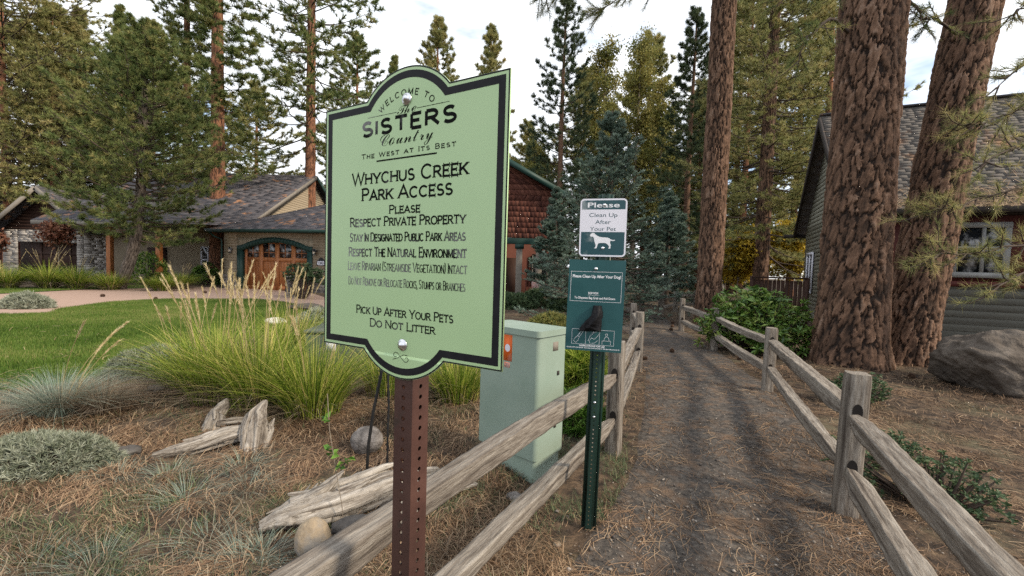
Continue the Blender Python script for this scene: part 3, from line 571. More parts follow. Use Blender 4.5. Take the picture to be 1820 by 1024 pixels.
tree('open spindly pine behind the spruce, right of the green sign', 990, 27, -14, 480, 92, 'dark', 32, .22, trunk='bark', nl=120, twigs=7, K=26, pitch=(.7, -.1), prof=lambda q: (1 - q) ** .7 * .95 + .1, Ln=.30, Wn=.03)
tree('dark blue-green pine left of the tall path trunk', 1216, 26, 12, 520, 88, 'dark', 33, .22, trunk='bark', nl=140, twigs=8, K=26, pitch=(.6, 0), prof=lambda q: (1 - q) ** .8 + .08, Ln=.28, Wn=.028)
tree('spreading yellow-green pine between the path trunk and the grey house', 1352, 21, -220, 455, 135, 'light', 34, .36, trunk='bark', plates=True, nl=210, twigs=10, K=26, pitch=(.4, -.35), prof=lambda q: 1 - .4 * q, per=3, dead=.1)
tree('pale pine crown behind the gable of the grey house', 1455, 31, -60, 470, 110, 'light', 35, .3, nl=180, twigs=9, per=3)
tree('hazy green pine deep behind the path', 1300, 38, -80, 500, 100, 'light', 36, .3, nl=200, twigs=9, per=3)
tree('dim pine far behind the aspens', 1150, 40, 190, 520, 80, 'pine', 37, .3, nl=110, twigs=7, per=3)
tree('olive pine filling the gap behind the open spindly pine', 1030, 36, 120, 460, 90, 'light', 44, .28, nl=170, twigs=9)
tree('full olive pine behind the aspens on the right', 1140, 37, 60, 480, 95, 'light', 45, .28, nl=180, twigs=9)
tree('low olive pine between shingled house and large spruce', 955, 38, 280, 480, 70, 'light', 46, .25, nl=120, twigs=8)
tree('warm green pine behind the dark blue-green pine', 1235, 33, 150, 500, 85, 'light', 47, .28, nl=160, twigs=9)
tree('light olive pine between the yellow-green pine and the grey house', 1405, 34, -100, 480, 100, 'light', 48, .26, nl=190, twigs=9)
tree('pale pine close behind the tall path trunk', 1315, 31, -40, 500, 90, 'light', 49, .26, nl=180, twigs=9)
tree('pale far pine filling the gap behind the crooked dark pine', 275, 46, 70, 400, 110, 'light', 72, .26, nl=190, twigs=9)
tree('pale far pine behind the stone garage gable', 40, 47, 40, 400, 130, 'light', 73, .26, nl=190, twigs=9)
tree('dusky pine far behind the shingled house', 930, 44, 215, 480, 60, 'light', 38, .3, nl=90)
tree('tall dense pine beyond the slate roof of the main house', 455, 46, 150, 380, 90, 'light', 39, .3, nl=90)
tree('bushy pine beyond the main house, left of the green sign', 630, 42, 60, 380, 75, 'pine', 40, .3, nl=100)
# spruces: layered sprays of short stiff needles
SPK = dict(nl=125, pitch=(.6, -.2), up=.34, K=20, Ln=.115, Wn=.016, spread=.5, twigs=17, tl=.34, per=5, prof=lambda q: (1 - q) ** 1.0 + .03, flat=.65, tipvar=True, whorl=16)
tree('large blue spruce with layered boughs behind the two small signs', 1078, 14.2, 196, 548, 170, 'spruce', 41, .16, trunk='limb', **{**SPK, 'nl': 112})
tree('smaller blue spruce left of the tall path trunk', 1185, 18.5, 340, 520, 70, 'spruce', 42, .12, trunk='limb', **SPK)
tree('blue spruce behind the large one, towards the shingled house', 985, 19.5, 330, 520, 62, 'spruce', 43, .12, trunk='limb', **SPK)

def aspen(label, u, d, vtop, vbase, hw, seed, n=15000, m='aspen', Ln=.15, name='aspen_tree', cat='tree'):
    p = gpos(u, d); H = hgt(u, vtop, d) - p[2]; zb = max(.15, hgt(u, vbase, d) - p[2]); R = hw / 760 * d; rng = np.random.default_rng(seed)
    T = Thing(name, label, cat, p); T.part('trunk', trunk_simple(H * .97, max(.03, H * .010), .01, seed=seed), MT['limb_pale'], smooth=True)
    LG = Geo(); C = []; V = []
    for i in range(70):
        q = rng.random() ** .8; z0 = zb + (H - zb) * q * .93; az = rng.random() * 6.28; Lr = R * (1.1 - .75 * q) * rng.uniform(.5, 1.1) * min(1, .5 + q * 3)
        e = np.array([np.cos(az) * Lr, np.sin(az) * Lr, z0 + Lr * rng.uniform(.4, 1.1)]); a = np.array([0, 0, z0]); LG.tube(np.array([a, (a + e) / 2 - [0, 0, .1 * Lr], e]), [.03, .018, .006], 4, .5, cap=False)
        k_ = n // 70; tt_ = rng.uniform(.3, 1.08, k_)[:, None]; v0 = rng.random(); C.append(a + (e - a) * tt_ + np.clip(rng.normal(0, .11 * R + .04, (k_, 3)), -.2 * R - .1, .2 * R + .1)); V.append(np.clip(v0 * .6 + rng.random(k_) * .45, 0, 1))
    C = np.concatenate(C); C[:, 2] = np.maximum(C[:, 2], .05); V = np.concatenate(V)
    T.part('limbs', LG, MT['limb_pale']); T.part('crown', leaves(C, rng.normal(0, 1, C.shape) + [0, 0, -.4], rng, Ln, Ln * .8, V), MT[m]); return T
aspen('yellowing aspen behind the open pine, first of three', 1062, 31, 66, 430, 52, 51)
aspen('tallest yellow-green aspen left of the dark blue-green pine', 1122, 33, 52, 430, 54, 52)
aspen('short golden aspen near the shingled gable', 945, 34, 250, 420, 46, 53, n=9000)
aspen('yellowing aspen low beside the dark blue-green pine', 1165, 30, 130, 440, 40, 54, n=9000)
for i, (u, d, vt, hw) in enumerate(((1312, 22, 428, 42), (1402, 24, 398, 46), (1290, 27, 440, 40), (1345, 28, 415, 50))):
    aspen(['golden shrub right beside the tall path trunk', 'golden thicket against the corner of the grey house', 'golden shrub half hidden behind the tall path trunk', 'golden shrub behind the yellow-green pine trunk'][i], u, d, vt, 500, hw, 60 + i, n=9000, m='gold', Ln=.16, name='golden_shrub', cat='shrub')
aspen('small red-leaved maple before the stone garage door', 105, 23.5, 402, 440, 30, 70, n=1500, m='redleaf', Ln=.16, name='red_maple')
aspen('red-leaved shrub at the left end of the stone garage', -6, 23.5, 415, 450, 18, 71, n=700, m='redleaf', Ln=.16, name='red_shrub', cat='shrub')
# pine outside the right edge whose boughs hang into view
p = np.array([8.9, 5.6, 0.0]); T = Thing('pine_tree', 'pine at the right edge with thin boughs hanging before the grey house', 'tree', p)
T.part('trunk', trunk_simple(13, .2, .03, seed=5), MT['bark'], smooth=True)
lg, ng = conifer(91, 13, 7.5, 2.2, nl=40, twigs=5, K=18, Ln=.24, Wn=.014); rng = np.random.default_rng(92)
for a, b, c_, ntw in (((1960, 120), (1830, 190), (1700, 235), 26), ((1960, 300), (1850, 230), (1740, 300), 22), ((1970, 380), (1820, 330), (1640, 385), 26), ((1960, 420), (1800, 440), (1650, 455), 26),
                     ((1960, 440), (1840, 470), (1760, 525), 16), ((1960, 60), (1850, 90), (1775, 150), 20), ((1960, -40), (1850, 0), (1795, 30), 16)):
    dd = rng.uniform(4.6, 5.6); P = np.array([at(*a, 5.6), at(*b, (dd + 5.6) / 2), at(*c_, dd)]) - p; P[0] = [0, 0, P[0][2]]
    t = np.linspace(0, 1, 12); P = np.column_stack([np.interp(t, [0, .5, 1], P[:, i]) for i in range(3)]) + rng.normal(0, .025, (12, 3)) * t[:, None]
    bough(lg, ng, P, rng, ntw, .15, 22, r=.02, tw=.34, wn=.0045, start=.42)
T.part('limbs', lg, MT['limb']); T.part('crown', ng, MT['needle_light'])

# ------------------------------------------------------------------ grasses and shrubs
def blade_clump(rng, n, h, spread, lean, w, seg=5, base=.1, arch=.6, az=None, var0=.5, vs=.30):
    a = rng.random(n) * 6.28 if az is None else az + rng.normal(0, .9, n); rb = base * np.sqrt(rng.random(n)); ht = h * rng.uniform(.55, 1.05, n); ln = np.abs(rng.normal(lean, lean * .5, n)) * ht
    t = np.linspace(0, 1, seg + 1)[None]
    r = rb[:, None] + ln[:, None] * t ** 1.7 * spread; z = ht[:, None] * (t - arch * (ln / ht)[:, None] * .5 * t ** 2.6)
    cx = np.cos(a)[:, None] * r; cy = np.sin(a)[:, None] * r; b = a + 1.57 + rng.normal(0, .6, n)
    ww = (w * rng.uniform(.6, 1.2, n))[:, None] * (1 - t ** 2 * .92) / 2
    p = np.stack([cx + np.cos(b)[:, None] * ww, cy + np.sin(b)[:, None] * ww, z], -1); q_ = np.stack([cx - np.cos(b)[:, None] * ww, cy - np.sin(b)[:, None] * ww, z], -1)
    v = np.stack([p, q_], 2).reshape(n, -1, 3); m = 2 * (seg + 1); f = np.array([(2 * i, 2 * i + 1, 2 * i + 3, 2 * i + 2) for i in range(seg)])
    return Geo().add(v.reshape(-1, 3), (np.arange(n)[:, None, None] * m + f).reshape(-1, 4), np.repeat(np.clip(var0 + rng.normal(0, vs, n), 0, 1), m))
def reed_clump(label, u, v, h, seed, n=520, plumes=0, ph=1.6, spread=1.0, lean=.55, w=.0075, base=.24, mt='reed', var0=.42, name='reed_grass', pos=None, group='clumps of reed grass', pl_lean=.16):
    rng = np.random.default_rng(seed); p = gp(u, v) if pos is None else np.array(pos, float); p[2] = float(h0(p[0], p[1])); T = Thing(name, label, 'grass clump', p, group=group)
    T.part('blades', blade_clump(rng, n, h, spread, lean, w, base=base, var0=var0), MT[mt])
    if mt == 'reed': T.part('dead_blades', blade_clump(rng, n // 5, h * .6, spread * 1.3, lean * 1.9, w * .9, base=base * 1.1), MT['drygrass'])
    if plumes:
        S_ = Geo(); C = []; D = []
        for i in range(plumes):
            a = rng.random() * 6.28; hh = ph * rng.uniform(.72, 1.05); ln = abs(rng.normal(pl_lean, .07)) * hh; t = np.linspace(0, 1, 8)
            P = np.column_stack([np.cos(a) * (base * rng.random() + ln * t ** 1.8), np.sin(a) * (base * rng.random() + ln * t ** 1.8), hh * t - .05 * hh * t ** 3]); S_.tube(P, .0022, 4, rng.random() * .4, cap=False)
            tt_ = np.linspace(.80, .995, 22); C.append(np.column_stack([np.interp(tt_, t, P[:, c]) for c in range(3)])); D.append(np.repeat(nrm(P[-1] - P[-3])[None], 22, 0))
        C = np.concatenate(C); D = np.concatenate(D)
        T.part('stems', S_, MT['plume']); T.part('plumes', tufts(C, D, rng, 9, .045, .0035, .22), MT['plume'])
    return T
reed_clump('tall feathery reed grass clump left of the sign, with the most plumes', 385, 712, .98, 101, n=1150, plumes=22, ph=1.52, lean=.62)
reed_clump('middle reed grass clump behind the upright driftwood root', 462, 728, .98, 102, n=1150, plumes=18, ph=1.52, lean=.6)
reed_clump('reed grass clump close against the left of the sign post', 556, 742, .84, 103, n=1300, plumes=7, ph=1.35, lean=.6)
reed_clump('reed grass clump farther back, towards the lawn', 520, 650, 1.0, 104, n=1000, plumes=10, ph=1.5)
reed_clump('reed grass clump seen between sign post and pale cabinet', 815, 712, .7, 105, n=1000, plumes=3, ph=1.15, lean=.6)
reed_clump('half hidden reed grass clump directly behind the sign', 690, 705, .8, 106, n=600, plumes=4)
reed_clump('low loose reed grass tuft leaning over the driftwood', 330, 690, .62, 107, n=420, plumes=6, ph=1.3, lean=.8)
for i, (u, d, h) in enumerate(((-70, 17.5, 1.2), (12, 18.5, 1.1), (85, 19.2, 1.35), (135, 19.5, 1.2), (196, 19.6, .95), (288, 19.8, .85), (318, 21.5, 1.0), (-30, 20.5, 1.3))):
    pos = gpos(u, d)
    reed_clump(['grass clump beyond the driveway at the very left', 'bright grass clump at the left end of the stone garage', 'largest grass clump before the stone garage door', 'grass clump before the right half of the stone garage door', 'rounded grass clump before the stone side wall', 'rounded grass clump right of the crooked pine trunk', 'plumed grass clump beside the porch post', 'grass clump behind the leftmost one'][i],
               0, 0, h, 120 + i, n=800, plumes=(0, 4, 16, 10, 0, 0, 7, 5)[i], ph=h * 1.5, spread=1.2, lean=.75, w=.022, base=.3, pos=pos, var0=.4, group='grass clumps beyond the driveway', pl_lean=.25)
reed_clump('blue fescue mound at the left edge of the bed', 105, 742, .50, 141, n=1700, spread=1.15, lean=.95, w=.0034, base=.14, mt='fescue', name='blue_fescue', plumes=5, ph=.95, group=None, pl_lean=.45)
reed_clump('brownish half-dried fescue mound right of the blue one', 182, 738, .40, 142, n=1400, spread=1.1, lean=.9, w=.0034, base=.12, mt='drygrass', name='fescue_mound', group=None)
rng = np.random.default_rng(150)
names = ['beside the dark stone', 'under the long driftwood branch', 'left of the tan rock', 'in the middle of the dry thatch', 'at the bottom edge below the mulch', 'between the two driftwood pieces', 'near the lavender mound', 'left of the big driftwood log', 'at the bottom left corner', 'behind the tan rock']
for i, (u, v, h) in enumerate(((300, 862, .13), (432, 845, .12), (430, 1010, .14), (330, 905, .15), (170, 1012, .14), (440, 880, .10), (210, 850, .12), (372, 965, .13), (55, 1015, .12), (470, 990, .1))):
    reed_clump('small blue-green fescue tuft ' + names[i], u, v, h * .85, 151 + i, n=150, spread=1.5, lean=1.2, w=.0024, base=.14, mt='fescue', name='fescue_tuft', group='young fescue tufts in the bed')
def mound(name, label, cat, pos, rx, ry, h, seed, mt, n=900, K=14, Ln=.05, Wn=.012, spread=.8, fill=.75, stems=40, group=None):
    rng = np.random.default_rng(seed); p = np.array(pos, float); p[2] = float(h0(p[0], p[1])); T = Thing(name, label, cat, p, group=group)
    d = nrm(rng.normal(0, 1, (n, 3))); d[:, 2] = np.abs(d[:, 2]); lump = 1 + .35 * fbm(d[:, 0] * 2.2 + seed, d[:, 1] * 2.2 + d[:, 2], seed)
    r = (fill + (1 - fill) * rng.random(n) ** .5) * lump; C = d * r[:, None] * [rx, ry, h]; C[:, 2] = np.maximum(C[:, 2], .01)
    T.part('foliage', tufts(C, d + [0, 0, .35], rng, K, Ln, Wn, spread, np.clip(rng.random(n) * .7 + .3 * rng.random(), 0, 1)), MT[mt])
    S_ = Geo()
    for i in range(stems):
        e = C[rng.integers(n)]; S_.tube(np.array([e * [.15, .15, 0], e * [.6, .6, .5], e]), [.006, .004, .002], 4, .5, cap=False)
    T.part('stems', S_, MT['limb']); return T
mound('sage_mound', 'grey-green sage mound at the far edge of the bed before the lawn', 'shrub', gp(278, 668), .55, .4, .36, 161, 'sage', n=1100, Ln=.07, Wn=.012)
mound('lavender_mound', 'low grey-green lavender mound at the left edge', 'shrub', gp(80, 835), .45, .28, .24, 162, 'sage', n=1300, Ln=.05, Wn=.008)
mound('sage_mound', 'grey shrub on bare soil beside the driveway', 'shrub', gp(48, 548), .62, .45, .42, 163, 'sage', n=700, Ln=.12, Wn=.02)
mound('sage_mound', 'grey-green mound right of the tall reeds near the lawn corner', 'shrub', gp(570, 585), .6, .5, .45, 164, 'sage', n=700, Ln=.1, Wn=.02)
mound('green_clump', 'lush green weeds behind the fence beside the pale cabinet', 'weeds', gp(1030, 762), .24, .3, .34, 165, 'green', n=420, Ln=.09, Wn=.012)
mound('green_clump', 'yellow-green plants beyond the fence under the pet station', 'weeds', gp(1030, 680), .35, .5, .5, 166, 'reed', n=420, Ln=.22, Wn=.014)
mound('rust_mound', 'rusty orange low shrub right of the pale cabinet top', 'shrub', gpos(980, 9.5), .55, .5, .52, 167, 'aspen', n=600, Ln=.1, Wn=.03)
for i, (u, d, rx, h, m, lab) in enumerate(((915, 16.5, .9, .55, 'boxleaf', 'dark low shrub by the porch at the edge of the green sign'), (958, 17.5, .8, .7, 'boxleaf', 'dark shrub below the porch railing'), (1010, 16, .7, .6, 'boxleaf', 'dark shrub under the spruce boughs'),
                                          (443, 25, .5, .9, 'boxleaf', 'round dark shrub at the left corner of the garage'), (365, 25.5, .8, 1.3, 'rhodo', 'light green shrub between the two red trunks'), (265, 24, 1.0, 1.9, 'rhodo', 'leafy shrub in the porch shade behind the crooked pine'))):
    mound('low_shrub', lab, 'shrub', gpos(u, d), rx, rx, h, 170 + i, m, n=420, K=10, Ln=.16, Wn=.05)
def leafy_shrub(name, label, pos, blobs, seed, mt, n=520, Ln=.14, Wn=.045, per=8):
    rng = np.random.default_rng(seed); p = np.array(pos, float); p[2] = float(h0(p[0], p[1])); T = Thing(name, label, 'shrub', p); C = []; S_ = Geo()
    for (cx, cy, cz, r) in blobs:
        k_ = int(n * r * r); d = nrm(rng.normal(0, 1, (k_, 3))); C.append(np.array([cx, cy, cz]) + d * r * (rng.random(k_) ** .35)[:, None])
    C = np.concatenate(C); C = C[C[:, 2] > .04]
    for i in range(0, len(C), 4): S_.tube(np.array([[C[i, 0] * .2, C[i, 1] * .2, 0], [C[i, 0] * .7, C[i, 1] * .7, C[i, 2] * .55], C[i]]), [.012, .008, .004], 4, .5, cap=False)
    N_ = len(C); az = (np.arange(per) / per * 6.283)[None] + rng.random((N_, 1)) * 6; el = rng.normal(.35, .3, (N_, per)); ax = nrm(rng.normal(0, .5, (N_, 3)) + [0, 0, 1])
    t1 = nrm(np.cross(ax, [.3, .2, .9])); t2 = np.cross(ax, t1)
    D = np.cos(az)[..., None] * t1[:, None] + np.sin(az)[..., None] * t2[:, None] + el[..., None] * ax[:, None]
    V = np.clip(rng.random((N_, 1)) * .75 + rng.normal(.12, .12, (N_, per)), 0, 1)
    T.part('foliage', leaves(np.repeat(C, per, 0), D.reshape(-1, 3), rng, Ln, Wn, V.ravel()), MT[mt]); T.part('stems', S_, MT['limb']); return T
leafy_shrub('rhododendron', 'big glossy green rhododendron behind the right fence', gpos(1352, 8.4), [(-.55, .0, .45, .5), (-.05, -.1, .55, .62), (.45, -.15, .5, .58), (.8, -.45, .35, .42), (-.35, .15, .85, .42), (.2, .2, .85, .45), (-.8, .2, .3, .38), (-.15, -.4, .3, .4)], 181, 'rhodo', n=330)
leafy_shrub('low_leafy_shrub', 'low grey-green shrub at the foot of the huge trunk', gpos(1530, 5.1), [(0, 0, .16, .22), (.25, .05, .15, .2), (-.22, 0, .12, .17)], 182, 'boxleaf', n=3200, Ln=.045, Wn=.022, per=6)
leafy_shrub('low_leafy_shrub', 'leggy green shrub behind the nearest right rails', gpos(1700, 2.75), [(0, 0, .18, .22), (.22, .05, .14, .18), (-.2, .1, .2, .2), (-.42, .25, .2, .16), (.1, -.15, .1, .14)], 183, 'boxleaf', n=2100, Ln=.034, Wn=.017, per=6)
leafy_shrub('low_leafy_shrub', 'small sparse green shrub left of the leggy one', gpos(1612, 3.3), [(0, 0, .14, .16), (.18, .1, .12, .12)], 184, 'boxleaf', n=2200, Ln=.034, Wn=.016, per=6)
leafy_shrub('topiary_bush', 'small pale green standard bush before the garage door', gpos(535, 17.5), [(-.35, 0, 1.05, .38), (.3, 0, 1.0, .42), (0, .1, 1.1, .4), (.75, 0, .95, .35)], 185, 'boxleaf', n=520, Ln=.1, Wn=.05)
# ------------------------------------------------------------------ lettering: a small engraved-capitals stroke font
def arc(cx, cy, rx, ry, a0, a1, n=14):
    t = np.radians(np.linspace(a0, a1, n)); return [(cx + rx * math.cos(q), cy + ry * math.sin(q)) for q in t]
GLY = {
 'A': (.95, [[(0, 0), (.475, 1), (.95, 0)], [(.17, .33), (.78, .33)]]),
 'B': (.74, [[(.05, 0), (.05, 1)], [(.05, 1)] + arc(.40, .755, .26, .245, 90, -90) + [(.05, .51)], [(.05, .51)] + arc(.42, .255, .30, .255, 90, -90) + [(.05, 0)]]),
 'C': (.95, [arc(.5, .5, .47, .5, 42, 318, 26)]),
 'D': (.9, [[(.05, 0), (.05, 1)], [(.05, 1)] + arc(.40, .5, .47, .5, 90, -90, 18) + [(.05, 0)]]),
 'E': (.68, [[(.05, 0), (.05, 1)], [(.05, 1), (.66, 1)], [(.05, .52), (.55, .52)], [(.05, 0), (.68, 0)]]),
 'F': (.66, [[(.05, 0), (.05, 1)], [(.05, 1), (.66, 1)], [(.05, .5), (.55, .5)]]),
 'G': (1.0, [arc(.5, .5, .47, .5, 42, 340, 26), [(.56, .45), (.97, .45)], [(.95, .45), (.95, .12)]]),
 'H': (.86, [[(.05, 0), (.05, 1)], [(.81, 0), (.81, 1)], [(.05, .52), (.81, .52)]]),
 'I': (.10, [[(.05, 0), (.05, 1)]]),
 'K': (.82, [[(.05, 0), (.05, 1)], [(.78, 1), (.07, .40)], [(.30, .60), (.82, 0)]]),
 'L': (.66, [[(.05, 0), (.05, 1)], [(.05, 0), (.66, 0)]]),
 'M': (1.05, [[(.05, 0), (.08, 1)], [(.08, 1), (.52, .1), (.97, 1)], [(.97, 1), (1.0, 0)]]),
 'N': (.88, [[(.05, 0), (.05, 1)], [(.05, 1), (.83, 0)], [(.83, 0), (.83, 1)]]),
 'O': (1.04, [arc(.52, .5, .50, .5, 90, 450, 32)]),
 'P': (.72, [[(.05, 0), (.05, 1)], [(.05, 1)] + arc(.40, .74, .29, .26, 90, -90) + [(.05, .48)]]),
 'R': (.82, [[(.05, 0), (.05, 1)], [(.05, 1)] + arc(.40, .75, .29, .25, 90, -90) + [(.05, .5)], [(.36, .5), (.82, 0)]]),
 'S': (.74, [arc(.37, .745, .29, .255, 32, 262, 16) + arc(.38, .25, .33, .25, 82, -150, 16)]),
 'T': (.80, [[(.40, 0), (.40, 1)], [(0, 1), (.80, 1)]]),
 'U': (.86, [[(.05, 1)] + arc(.43, .37, .38, .37, 180, 360, 16) + [(.81, 1)]]),
 'V': (.92, [[(0, 1), (.46, 0), (.92, 1)]]),
 'W': (1.3, [[(0, 1), (.34, 0), (.65, .92), (.96, 0), (1.3, 1)]]),
 'Y': (.90, [[(0, 1), (.45, .45), (.45, 0)], [(.90, 1), (.45, .45)]]),
 ',': (.10, [[(.06, .06), (.0, -.16)]]), '(': (.22, [arc(.5, .5, .46, .72, 125, 235, 12)]), ')': (.22, [arc(-.28, .5, .46, .72, 55, -55, 12)]),
}
class Ink:
    """flat lettering on a face at local y = yf; every stroke sits a hair in front of the one before"""
    def __init__(s, yf): s.g = Geo(); s.y = yf; s.k = 0
    def _y(s): s.k += 1; return s.y - .00025 - .0000035 * (s.k % 90)
    def stroke(s, P, w, closed=False):
        P = np.asarray(P, float)
        if len(P) < 2: return
        if np.linalg.norm(P[0] - P[-1]) < 1e-6: closed = True; P = P[:-1]
        d = nrm(np.roll(P, -1, 0) - P); pd = np.roll(d, 1, 0)
        if not closed: d[-1] = d[-2]; pd[0] = d[0]
        n1 = np.stack([-d[:, 1], d[:, 0]], -1); n0 = np.stack([-pd[:, 1], pd[:, 0]], -1); mi = nrm(n0 + n1); sc = 1 / np.maximum(.45, np.sum(mi * n1, -1))
        a = P + mi * (w / 2 * sc)[:, None]; b = P - mi * (w / 2 * sc)[:, None]; y = s._y(); n = len(P)
        v = [(q[0], y, q[1]) for q in a] + [(q[0], y, q[1]) for q in b]; r = n if closed else n - 1
        s.g.add(v, [(i, n + i, n + (i + 1) % n, (i + 1) % n) for i in range(r)])
    def poly(s, P):
        T_ = tessellate_polygon([[Vector((p[0], p[1], 0)) for p in P]]); y = s._y(); s.g.add([(p[0], y, p[1]) for p in P], np.array(T_))
    def disc(s, c, r, n=20, ry=None): s.poly([(c[0] + r * math.cos(t), c[1] + (ry or r) * math.sin(t)) for t in np.linspace(0, 6.2832, n, endpoint=False)])
    def rect(s, x0, z0, x1, z1): s.poly([(x0, z0), (x1, z0), (x1, z1), (x0, z1)])
    def frame(s, x0, z0, x1, z1, w): s.stroke([(x0, z0), (x1, z0), (x1, z1), (x0, z1), (x0, z0)], w)
    def caps(s, text, x0, x1, z0, z1, cap, th, small=.8, serif=True, space=.45, gap=.15, arcf=None):
        """capitals fitted between x0 and x1 on a baseline from z0 to z1; lower case = small capitals"""
        it = []; cx = 0
        for ch in text:
            if ch == ' ': cx += space; continue
            h = small if (ch.islower() and ch.isalpha()) else 1.0; gw, st = GLY[ch.upper()]; it.append((cx, h, st)); cx += gw * h + gap
        tot = cx - gap; sx = (x1 - x0) / tot
        for gx_, h, st in it:
            for q in st:
                P = np.array([((gx_ + p[0] * h) * sx, p[1] * h * cap) for p in q]); S_ = [P]
                ends = [] if np.linalg.norm(P[0] - P[-1]) < 1e-6 else [(P[0], P[1]), (P[-1], P[-2])]
                if serif and len(q) <= 3:
                    for e, f in ends:
                        d = e - f; d = d / np.linalg.norm(d)
                        nn = np.array([1, 0]) if abs(d[1]) > .5 else np.array([0, 1]); S_.append(np.array([e - nn * th * .95, e + nn * th * .95]))
                for j, Q in enumerate(S_):
                    if arcf: Q = np.array([arcf(p) for p in Q])
                    else: Q = np.column_stack([x0 + Q[:, 0], z0 + (z1 - z0) * Q[:, 0] / (x1 - x0) + Q[:, 1]])
                    s.stroke(Q, th if j == 0 else th * .42)
    def font(s, text, x0, x1, z0, h=None, shear=0.0, bold=0.0, fit=True):
        """text of the built-in face fitted to x0..x1 with its baseline at z0 (h = height of a capital)"""
        c = bpy.data.curves.new('t', 'FONT'); c.body = text; c.size = 1; c.offset = bold; c.resolution_u = 4
        o = bpy.data.objects.new('t', c); COL.objects.link(o); bpy.context.view_layer.update()
        me = bpy.data.meshes.new_from_object(o.evaluated_get(bpy.context.evaluated_depsgraph_get()))
        co = np.zeros(len(me.vertices) * 3); me.vertices.foreach_get('co', co); co = co.reshape(-1, 3)
        f = [list(p.vertices) for p in me.polygons]; bpy.data.objects.remove(o); bpy.data.curves.remove(c); bpy.data.meshes.remove(me)
        xa, xb = co[:, 0].min(), co[:, 0].max(); sx = (x1 - x0) / (xb - xa); sz = (h / .73) if h else sx
        y = s._y(); v = np.column_stack([x0 + (co[:, 0] - xa) * sx + shear * co[:, 1] * sz, np.full(len(co), y), z0 + co[:, 1] * sz])
        for k_ in (3, 4):
            F = [q for q in f if len(q) == k_]
            if F: s.g.add(v, F)
        for q in f:
            if len(q) > 4: s.g.add(v[q], [(0, i, i + 1) for i in range(1, len(q) - 1)])
def solve_rect(c, h, scale_to=None):
    D = [ray(*q) for q in c]; t = np.linalg.solve(np.array([D[1], -D[2], D[3]]).T, D[0]); P = [D[0], t[0] * D[1], t[1] * D[2], t[2] * D[3]]
    s_ = h / np.linalg.norm(P[0] - P[3]); return [CAM + s_ * q for q in P]
def punched_wall(g, x0, x1, z0, z1, pitch, r, c, ax, depth=.0022, n=14):
    """flat bar with a row of round holes: c = origin, ax = width direction, normal = ax x z"""
    ax = np.asarray(ax, float); nn = np.cross(ax, [0, 0, 1.0]); c = np.asarray(c, float); th = np.linspace(0, 2 * np.pi, n, endpoint=False) + np.pi / n; xm = (x0 + x1) / 2; hw = (x1 - x0) / 2
    V3 = lambda x, z, d: c + ax * x + np.array([0, 0, 1.0]) * z - nn * d
    z = z0
    while z < z1 - 1e-6:
        zt = min(z + pitch, z1); zm = (z + zt) / 2; hh = (zt - z) / 2
        ci = [(xm + r * math.cos(t), zm + r * math.sin(t)) for t in th]
        sq = []
        for t in th:
            q = max(abs(math.cos(t)) / hw, abs(math.sin(t)) / hh); sq.append((xm + math.cos(t) / q, zm + math.sin(t) / q))
        cor = [(xm + a * hw, zm + b * hh) for a, b in ((1, 1), (-1, 1), (-1, -1), (1, -1))]
        for d, fl in ((0, 1), (depth, -1)):
            v = [V3(*p, d) for p in ci] + [V3(*p, d) for p in sq]; f = [(i, (i + 1) % n, n + (i + 1) % n, n + i) for i in range(n)]
            g.add(v, [q[::fl] for q in f])
            for k_ in range(4):                                       # corner triangles
                ang = math.atan2(cor[k_][1] - zm, cor[k_][0] - xm); i = int(np.argmin([abs((ang - t + np.pi) % (2 * np.pi) - np.pi) if ((t - ang) % (2 * np.pi)) < np.pi else 9 for t in th])); j = (i - 1) % n
                g.add([V3(*sq[j], d), V3(*cor[k_], d), V3(*sq[i], d)], [(0, 1, 2)[::fl]])
        g.add([V3(*p, 0) for p in ci] + [V3(*p, depth) for p in ci], [(i, (i + 1) % n, n + (i + 1) % n, n + i)[::-1] for i in range(n)])
        z = zt

